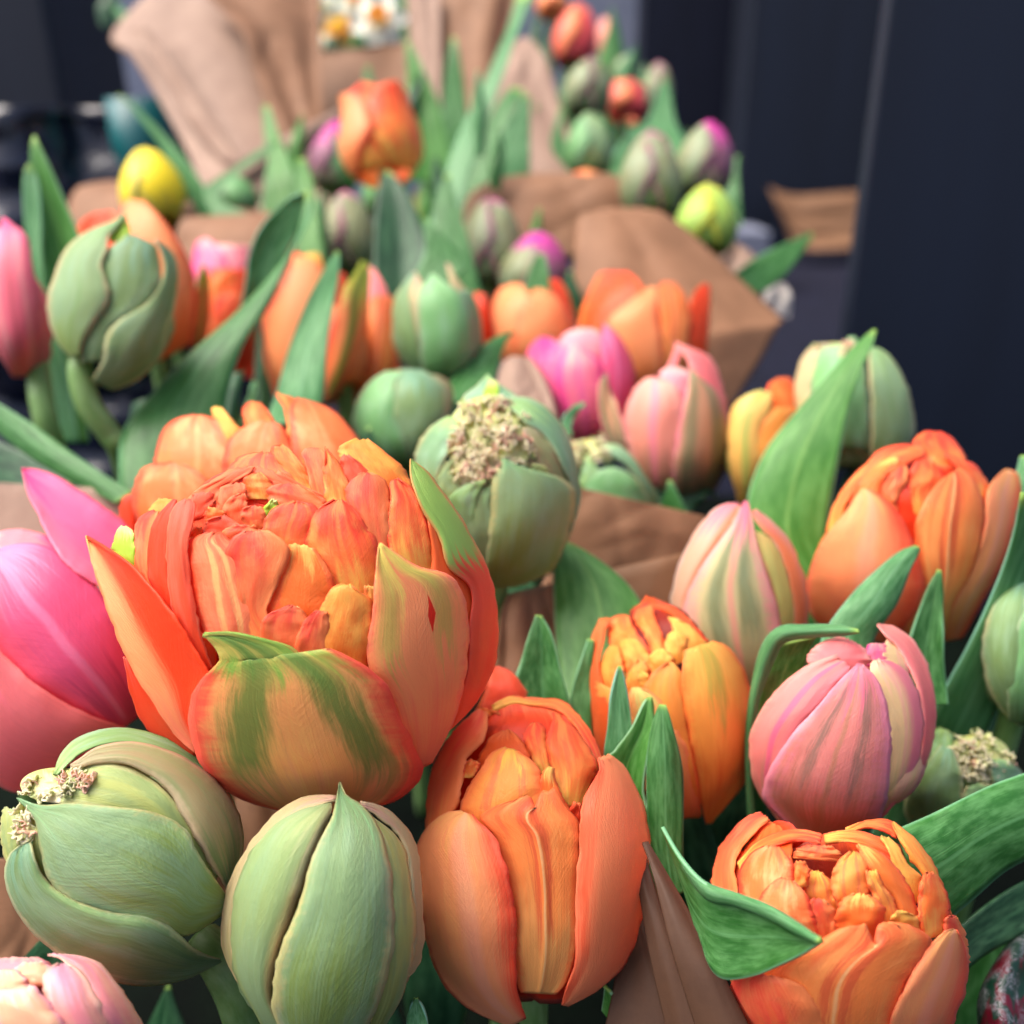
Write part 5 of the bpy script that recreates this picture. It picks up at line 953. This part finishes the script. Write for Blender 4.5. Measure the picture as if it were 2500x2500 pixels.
L('V', [(1760,1790,1800,1850),(1820,1740,1860,1800),(1900,1680,1950,1750),(1980,1640,2000,1700)], .25, .26, G4, 'dark leaf under the broad right hand leaf')
L('V', [(1250,1560,1300,1700),(1285,1618,1330,1800),(1330,1665,1362,1845),(1390,1688,1420,1842),(1450,1710,1470,1822),(1500,1742,1515,1800),(1548,1772,1552,1776)], .205, .178, G1, 'pointed leaf sweeping right over the corner orange tulip', cup=-2, wav=.5, nv=44)
L('V', [(1284,1618,1290,1640),(1330,1664,1334,1694),(1390,1686,1392,1708),(1450,1708,1450,1730),(1505,1742,1500,1758),(1550,1774,1546,1778)], .2015, .176, G2, 'pale rolled upper edge of the sweeping leaf', wav=.2, cup=1)
L('V', [(770,1990,812,1990),(768,1932,808,1932),(774,1900,798,1900),(782,1884,788,1884)], .21, .212, G2, 'small leaf tip at the bottom edge between the upright bud and the orange tulip')
L('V', [(880,905,884,905),(862,960,900,980),(880,950,892,940)], .30, .29, G1, 'x') if False else None
L('V', [(1060,822,1080,822),(1062,790,1078,800),(1080,768,1092,775),(1102,760,1104,764)], .36, .365, G2, 'tiny curved leaf tip between the frilled bud and the pink tulip')
L('V', [(820,760,900,760),(850,720,930,720),(890,670,940,690),(930,640,955,645),(968,624,972,627)], .41, .44, G1, 'dark pointed leaf right of the spiky green bud', cup=1)
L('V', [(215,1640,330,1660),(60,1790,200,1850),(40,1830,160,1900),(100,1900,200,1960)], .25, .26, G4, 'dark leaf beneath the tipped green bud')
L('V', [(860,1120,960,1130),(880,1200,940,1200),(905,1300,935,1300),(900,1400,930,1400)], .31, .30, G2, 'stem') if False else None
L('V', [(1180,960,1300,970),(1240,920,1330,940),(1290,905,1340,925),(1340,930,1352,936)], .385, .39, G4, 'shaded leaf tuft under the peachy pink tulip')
L('V', [(1135,1905,1200,1990),(1140,1860,1175,1905),(1130,1850,1150,1870)], .232, .23, G3, 'small bent green shoot at the bottom edge right of the orange tulip', wav=.2)
LM = [('largest coral bloom', 550, 1150), ('tipped green bud', 230, 1620), ('pale upright green bud', 608, 1700), ('bottom row orange tulip', 1005, 1600), ('corner orange tulip', 1590, 1750), ('rose pink bud', 1590, 1370), ('amber tulip', 1265, 1340), ('dusky pointed bud', 1393, 1110), ('big right hand orange tulip', 1722, 1030), ('round frilled bud', 937, 905), ('nodding green bud', 212, 570), ('sage closed bud', 762, 785), ('spiky green bud', 825, 615), ('bright pink tulip', 1095, 720), ('peachy pink tulip', 1280, 810), ('yellow green tulip', 1440, 830), ('striped orange tulip', 590, 620), ('open orange tulip by the paper', 1215, 610), ('blurred orange tulip', 716, 258), ('lone yellow tulip', 288, 356), ('pink crowned bud', 1226, 328), ('hot pink sided bud', 1331, 300), ('mint green bud', 1112, 272), ('pink tipped middle bud', 926, 458), ('plum tipped bud', 657, 440), ('far cluster scarlet tulip', 1182, 194), ('rosy red top tulip', 1086, 66), ('largest white flower', 716, 42), ('big pinkish sleeve', 400, 150), ('soft pink corner tulip', 120, 1880), ('hot pink tulip on the left', 120, 1250), ('small ragged bud', 1800, 1480)]
def near_label(head, x, y, used):
    s = sorted(LM, key=lambda q: math.hypot(q[1] - x, q[2] - y))
    for i in range(9):
        for j in range(i + 1, 10):
            t = '%s between the %s and the %s' % (head, s[i][0], s[j][0])
            if t not in used: used.add(t); return t
used_labels = set()
# leaves and foliage standing in the gaps lower down, seen as dark green between the blooms
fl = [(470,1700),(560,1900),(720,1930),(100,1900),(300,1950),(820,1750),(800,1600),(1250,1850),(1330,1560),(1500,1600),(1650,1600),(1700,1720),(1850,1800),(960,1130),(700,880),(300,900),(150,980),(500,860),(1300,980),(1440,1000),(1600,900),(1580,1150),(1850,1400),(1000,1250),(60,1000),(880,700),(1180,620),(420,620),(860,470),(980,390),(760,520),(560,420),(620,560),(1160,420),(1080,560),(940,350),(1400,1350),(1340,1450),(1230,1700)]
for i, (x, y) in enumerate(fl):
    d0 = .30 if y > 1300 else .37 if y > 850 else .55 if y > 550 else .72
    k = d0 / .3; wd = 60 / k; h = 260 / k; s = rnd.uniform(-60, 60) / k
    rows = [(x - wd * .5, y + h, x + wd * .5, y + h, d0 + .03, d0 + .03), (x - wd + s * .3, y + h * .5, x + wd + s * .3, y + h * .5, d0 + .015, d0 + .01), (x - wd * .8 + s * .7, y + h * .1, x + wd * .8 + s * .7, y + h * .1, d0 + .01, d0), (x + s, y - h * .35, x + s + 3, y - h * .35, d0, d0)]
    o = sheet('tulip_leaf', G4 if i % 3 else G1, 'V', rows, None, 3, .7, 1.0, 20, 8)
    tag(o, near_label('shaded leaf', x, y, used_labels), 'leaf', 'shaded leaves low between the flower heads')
# ================================================================== KRAFT PAPER SLEEVES
def paper(label, frame, rows, mat=KR1, cup=0, wav=2, nv=44, nu=30, freq=2, thick=.35, name='paper_wrap', crease=None):
    o = sheet(name, mat, frame, rows, None, cup, thick, wav, nv, nu, 0, 0, 0, freq, (1.0 + 5 * max(0, rows[0][4] - .3)) if crease is None else crease)
    tag(o, label, 'wrapping paper', 'kraft paper sleeves round the bunches'); return o
paper('large pinkish kraft paper sleeve flaring up at the top left', 'V', [(400,420,700,420,.78,.78),(360,300,640,330,.84,.84),(300,190,600,200,.88,.9),(250,110,600,90,.9,.93),(212,62,600,0,.92,.96),(330,-60,600,-80,.95,.98)], KR2, cup=20)
paper('darker inner flap of the large sleeve at the top', 'V', [(520,260,610,230,.835,.86),(480,140,606,120,.86,.90),(455,60,606,40,.88,.93),(385,-10,606,-40,.9,.96)], KR1, cup=-10)
paper('narrow folded seam flap on the large pinkish sleeve', 'V', [(420,300,470,320,.822,.82),(350,220,405,230,.846,.84),(290,120,330,125,.872,.87),(243,55,275,50,.895,.893)], KR2, wav=.6)
paper('long pale paper edge running from the large sleeve to the blurred orange tulip', 'V', [(380,350,420,420,.72,.72),(470,290,500,380,.735,.735),(560,245,590,330,.76,.76),(640,205,660,280,.79,.79)], KR2, wav=1)
paper('brown paper rim in the back centre below the white flowers', 'V', [(560,300,1000,300,.98,.98),(590,200,1000,200,1.0,1.0),(600,110,880,80,1.02,1.02),(606,96,800,76,1.02,1.02)], KR1, cup=15)
paper('upright pale paper fold at the top beside the white flowers', 'V', [(780,260,830,260,.97,.96),(775,120,830,120,1.0,.99),(765,-20,832,-20,1.03,1.02)], KR2, cup=5, wav=1)
paper('brown paper sheet at the top centre behind the tall slim leaf', 'V', [(826,260,960,260,.97,.98),(826,120,960,120,1.0,1.0),(826,-20,980,-20,1.03,1.03)], KR1, cup=8)
paper('pale paper sleeve side slanting down behind the mint green bud', 'V', [(900,330,1120,330,.88,.88),(905,240,1080,260,.9,.9),(930,150,1055,190,.92,.92),(960,90,1030,110,.94,.94),(985,70,1000,72,.95,.95)], KR2, cup=10)
paper('brown paper band behind the yellow tulip on the left', 'V', [(80,560,580,560,.66,.66),(110,460,575,470,.67,.66),(128,390,560,430,.68,.655),(150,352,520,402,.69,.655),(215,340,420,405,.70,.655)], KR1, cup=14)
paper('front lip of the brown paper under the small green buds on the left', 'V', [(315,540,575,540,.575,.575),(325,480,560,470,.585,.585),(336,430,545,425,.593,.593),(346,410,530,401,.60,.60)], KR1, cup=8)
paper('paper scrap in the back behind the pink tipped buds', 'V', [(870,480,1180,480,.66,.66),(880,380,1180,400,.67,.67),(930,340,1170,335,.68,.68),(1000,328,1100,326,.69,.69)], KR1, cup=8)
paper('broad kraft paper fold behind the open orange tulips', 'V', [(1060,860,1330,860,.53,.53),(1065,790,1385,760,.54,.54),(1068,720,1435,680,.545,.545),(1070,680,1470,612,.55,.55),(1074,640,1474,600,.555,.555),(1080,560,1400,530,.56,.565),(1085,470,1310,445,.57,.575),(1095,405,1245,398,.58,.585),(1140,392,1210,392,.585,.588)], KR1, cup=16, wav=3)
paper('pale paper corner behind the round yellow green bud', 'V', [(1250,600,1420,600,.66,.66),(1280,520,1440,540,.665,.665),(1330,470,1440,500,.67,.67),(1370,446,1410,470,.675,.675)], KR2, wav=1)
paper('small white paper scrap past the pointed leaf', 'V', [(1440,590,1490,600,.64,.64),(1440,560,1494,560,.64,.64),(1450,538,1480,534,.64,.64)], kraft_mat('white_paper', srgb(214, 206, 200), srgb(226, 220, 214)), wav=1)
paper('kraft paper peak behind the frilled bud', 'V', [(930,800,1060,830,.405,.405),(935,740,1045,760,.41,.41),(945,690,1025,710,.415,.415),(965,672,1000,674,.42,.42)], KR2, cup=4, wav=1)
paper('kraft paper rim curving behind the round frilled bud', 'V', [(1000,1140,1340,1150,.345,.345),(1050,1050,1345,1080,.345,.35),(1070,970,1345,1020,.345,.35),(1082,918,1335,975,.345,.352)], KR1, cup=6, wav=1)
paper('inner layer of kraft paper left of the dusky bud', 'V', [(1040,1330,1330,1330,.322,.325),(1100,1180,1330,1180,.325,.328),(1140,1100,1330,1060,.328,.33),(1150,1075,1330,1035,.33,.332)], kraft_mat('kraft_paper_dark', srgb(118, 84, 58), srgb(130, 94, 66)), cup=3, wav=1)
paper('kraft paper corner behind the stem of the round frilled bud', 'V', [(930,1330,1060,1330,.30,.305),(935,1240,1070,1230,.305,.31),(945,1160,1060,1110,.31,.315),(960,1120,1050,1100,.315,.318)], KR1, wav=1)
paper('pinkish paper strip behind the pointed pink petal on the left', 'V', [(-40,1200,300,1200,.33,.33),(-40,1060,300,1060,.335,.335),(-40,925,290,935,.34,.34),(-40,912,240,932,.34,.34)], KR2, cup=6, wav=1.5)
paper('kraft paper under the tipped green bud at the left edge', 'V', [(-60,2000,200,2000,.262,.262),(-60,1840,120,1840,.262,.262),(-60,1740,180,1740,.262,.26),(-60,1620,120,1620,.262,.26)], KR1, cup=3, wav=2)
paper('kraft paper patch between the two green buds', 'V', [(380,1700,600,1700,.262,.262),(400,1580,560,1580,.262,.262),(410,1480,540,1480,.265,.265),(430,1440,520,1440,.266,.266)], KR1, wav=1)
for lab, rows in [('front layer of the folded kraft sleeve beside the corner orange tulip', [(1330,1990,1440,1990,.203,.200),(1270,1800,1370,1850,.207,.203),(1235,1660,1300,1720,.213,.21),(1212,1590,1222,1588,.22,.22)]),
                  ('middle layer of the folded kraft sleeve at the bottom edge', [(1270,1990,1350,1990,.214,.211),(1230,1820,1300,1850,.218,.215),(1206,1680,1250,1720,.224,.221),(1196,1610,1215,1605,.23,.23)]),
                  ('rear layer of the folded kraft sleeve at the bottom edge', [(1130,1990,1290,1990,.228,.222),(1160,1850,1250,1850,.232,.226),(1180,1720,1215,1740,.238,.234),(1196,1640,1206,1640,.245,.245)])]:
    paper(lab, 'V', rows, kraft_mat('kraft_paper_shaded', srgb(74, 51, 38), srgb(86, 60, 44)), cup=1.5, wav=.6, crease=.15)  # kraft colour darkened to carry the shade on this corner sleeve
# ================================================================== SETTING
def box(name, c, sx, sy, sz, mat, parent=None, rz=0, bev=.006, tilt=0):
    x, y, z = sx / 2, sy / 2, sz / 2
    import bmesh
    bm = bmesh.new(); bmesh.ops.create_cube(bm, size=1); bmesh.ops.scale(bm, vec=(sx, sy, sz), verts=bm.verts)
    if bev: bmesh.ops.bevel(bm, geom=list(bm.edges), offset=bev, segments=3, profile=.6, affect='EDGES')
    me = bpy.data.meshes.new(name); bm.to_mesh(me); bm.free(); me.polygons.foreach_set('use_smooth', [True] * len(me.polygons)); me.materials.append(mat)
    o = bpy.data.objects.new(name, me); col.objects.link(o); o.location = c; o.rotation_euler = (0, tilt, rz)
    if parent: o.parent = parent; o.location = Vector(c) - parent.location
    md = o.modifiers.new('w', 'WEIGHTED_NORMAL'); md.keep_sharp = True
    return o
NAVY = simple_mat('navy_painted_wood', srgb(13, 20, 34), .5, srgb(20, 29, 46), 6, 0, spec=.45, stretch=(1, 1, .12))
NAVY2 = simple_mat('dark_navy_board', srgb(10, 14, 30), .5, srgb(16, 20, 38), 20, .0004, spec=.3, stretch=(1, 1, .12))
ground = box('ground', (0, 3.0, GROUND - .05), 14, 14, .1, simple_mat('dark_paving', srgb(10, 12, 28), .8, srgb(18, 20, 40), 20, .002, spec=.2), bev=0)
ground['kind'] = 'structure'
def post(x0, x1, ytop_px, D, label, mat, h=1.4, depth=.10, zb=None, tilt=0):
    a = at(x0, 700, D); b = at(x1, 700, D); zb = GROUND if zb is None else zb
    o = box('fence_post', ((a.x + b.x) / 2, a.y + depth / 2, zb + h / 2), abs(b.x - a.x), depth, h, mat, bev=.004, tilt=tilt)
    tag(o, label, 'post', 'dark navy posts behind the stall'); return o
post(2105, 2720, 0, .62, 'nearest and widest dark navy post filling the right side', NAVY, h=1.2, depth=.012, tilt=math.radians(1.2))
post(1800, 2230, 0, 3.35, 'middle navy post standing behind the tan paper', NAVY, h=2.6, depth=.3, tilt=math.radians(1))
post(1545, 1806, 0, 3.7, 'blackest post, left of the middle navy post', NAVY2, h=2.6, depth=.2)
# tan paper on the floor by the posts
o = paper('crumpled tan paper lying on the ground below the middle post', 'V', [(1450,352,1480,420,3.08,3.0),(1500,368,1510,468,3.08,3.0),(1600,362,1620,472,3.08,3.0),(1680,360,1690,468,3.1,3.05)], kraft_mat('tan_paper', srgb(128, 94, 68), srgb(118, 84, 58)), wav=8)
# left background: dark crate, crinkled black bag, teal bucket, grey wall
k_ = 2500 / 1932
a = at(-200 * k_, 0, 1.5); b = at(78 * k_, 0, 1.5)
o = box('crate', ((a.x + b.x) / 2, a.y + .15, GROUND + .6), b.x - a.x, .3, 1.2, NAVY, bev=.01, tilt=math.radians(-3)); tag(o, 'dark navy crate stack at the top left corner', 'crate')
bagm = simple_mat('black_plastic', srgb(16, 20, 34), .16, srgb(26, 32, 50), 30, .004, spec=.6, bscale=18)
vs = []; fs = []; uv = []
for j in range(41):
    for i in range(61):
        th = math.pi * (i / 60) * 1.15 - .2; z = j / 40; rr = .17 * (1 - .25 * z * z) + .035 * mnoise.noise(Vector((i / 6, j / 5, 1))) + .02 * abs(mnoise.noise(Vector((i / 2.5, j / 3, 4))))
        vs.append(Vector((-.50 - rr * 1.5 * math.cos(th), 1.15 - rr * math.sin(th), GROUND + z * .38))); uv.append((i / 60, j / 40))
fs = [(j * 61 + i, j * 61 + i + 1, (j + 1) * 61 + i + 1, (j + 1) * 61 + i) for j in range(40) for i in range(60)]
o = mesh_obj('plastic_bag', vs, fs, bagm, None, uv); tag(o, 'crinkled black plastic bag behind the tulips on the left', 'bag'); s = o.modifiers.new('thickness', 'SOLIDIFY'); s.thickness = .002
vs = []; D_ = .98; cpos = at(252 * k_, 260 * k_, D_); rt = 66 * k_ * D_ / FPX
for j in range(9):
    for i in range(33):
        an = i / 32 * 6.2832; r_ = rt * (.75 + .25 * j / 8); vs.append(Vector((cpos.x + r_ * math.cos(an), cpos.y + rt + r_ * math.sin(an), GROUND + (cpos.z + .035 - GROUND) * j / 8)))
fs = [(j * 33 + i, j * 33 + i + 1, (j + 1) * 33 + i + 1, (j + 1) * 33 + i) for j in range(8) for i in range(32)]
o = mesh_obj('bucket', vs, fs, simple_mat('teal_plastic', srgb(0, 84, 88), .4, srgb(0, 96, 100), 10), None, None); tag(o, 'teal plastic bucket beside the large paper sleeve', 'bucket'); s = o.modifiers.new('thickness', 'SOLIDIFY'); s.thickness = .003
tray = box('crate', (-.05, .42, (GROUND + TRAY) / 2), 1.7, .9, TRAY - GROUND, simple_mat('black_crate_plastic', srgb(6, 10, 8), .9, srgb(10, 18, 12), 20, .001, spec=.05)); tag(tray, 'low black flower crate under the bunches, seen only in the dark gaps', 'crate')
wall = box('wall', (-.4, 4.6, 1.4), 9, .2, 3.6, simple_mat('grey_plaster', srgb(120, 128, 148), .8, srgb(136, 142, 160), 6, .002), bev=0); wall['kind'] = 'structure'
kerb = box('kerb', (-.9, 2.6, GROUND + .07), 3, .2, .14, simple_mat('kerb_stone', srgb(104, 110, 128), .8, srgb(120, 124, 140), 20, .002)); kerb['kind'] = 'structure'
# far foliage behind the back bunches
for i, (x, y, h, s, D) in enumerate([(640,30,150,0,1.45),(690,40,150,6,1.46),(600,60,150,6,1.44),(730,60,150,-6,1.46),(760,20,130,6,1.47),(665,80,150,-8,1.43),(620,70,130,20,1.3),(650,90,150,-10,1.32),(700,100,140,10,1.33),(600,40,120,-8,1.34),(740,40,120,8,1.36),(1030,150,170,-6,1.2),(1060,180,180,10,1.15),(1100,230,150,-10,1.1),(1010,60,120,6,1.22),(1130,120,140,14,1.2),(1160,60,110,-6,1.24),(1200,170,120,16,1.1),(1225,230,120,10,1.0),(1255,230,110,6,.98),(1150,200,140,-12,1.05),(240,20,60,-30,1.2),(200,-10,60,24,1.2),(560,250,90,10,.72),(545,330,80,-6,.7),(600,390,80,8,.62),(830,330,90,-10,.68),(1000,240,110,12,.9),(1290,270,60,8,.86),(1180,110,60,20,1.1)] + [(500 + 520 * rnd.random(), 170 + 330 * rnd.random(), rnd.uniform(80, 150), rnd.uniform(-26, 26), rnd.uniform(.62, .9)) for _q in range(46)]):
    if i > 30 and ((abs(x - 634) < 60 and 130 < y < 420) or (abs(x - 812) < 45 and 130 < y < 340) or (abs(x - 728) < 50 and 200 < y < 420)): continue
    wd = 30 if D > 1.4 else 16 if D > 1 else 14
    rows = [(x - wd * .6, y + h, x + wd * .6, y + h, D, D), (x - wd, y + h * .4, x + wd, y + h * .4, D, D), (x - wd * .7 + s * .5, y, x + wd * .7 + s * .5, y, D, D), (x + s, y - h * .4, x + s + 2, y - h * .4, D, D)]
    o = sheet('tulip_leaf', (G1, G2, G4, G3)[i % 4], 'V', rows, None, 4, .8, 2, 16, 8)
    tag(o, near_label('blurred leaf', x, y, used_labels), 'leaf', 'blurred leaves in the far bunches')
# patterned wrapping at the lower right corner
N = NB('red_white_print'); tc = N.n('ShaderNodeTexCoord'); o_ = tc.outputs['Object']
n1 = N.noise(o_, 110, 3, .6, 1.0); n2 = N.noise(o_, 420, 3, .7, 2.5); n3 = N.noise(o_, 160, 2, .5)
cc = N.mix(N.ss(n1, .44, .5), srgb(92, 6, 28), srgb(14, 52, 38)); cc = N.mix(N.math('MULTIPLY', N.math('SUBTRACT', 1.0, N.ss(N.math('ABSOLUTE', N.math('SUBTRACT', n2, .5)), .01, .04)), N.ss(n3, .42, .5)), cc, srgb(150, 146, 154))
pp = N.n('ShaderNodeBsdfPrincipled'); N.put(pp.inputs['Base Color'], cc); pp.inputs['Roughness'].default_value = .4; N.t.links.new(pp.outputs[0], N.out.inputs[0])
o = sheet('printed_wrap', N.m, 'V', [(1850,2050,2040,2060,.25,.24),(1845,1935,2040,1940,.252,.243),(1850,1870,2040,1850,.255,.246),(1895,1790,2040,1760,.26,.25),(1930,1760,2040,1720,.262,.252)], None, 1, .4, 1.0, crease=3)
tag(o, 'red, white and green printed wrapping in the lower right corner', 'wrapping paper')
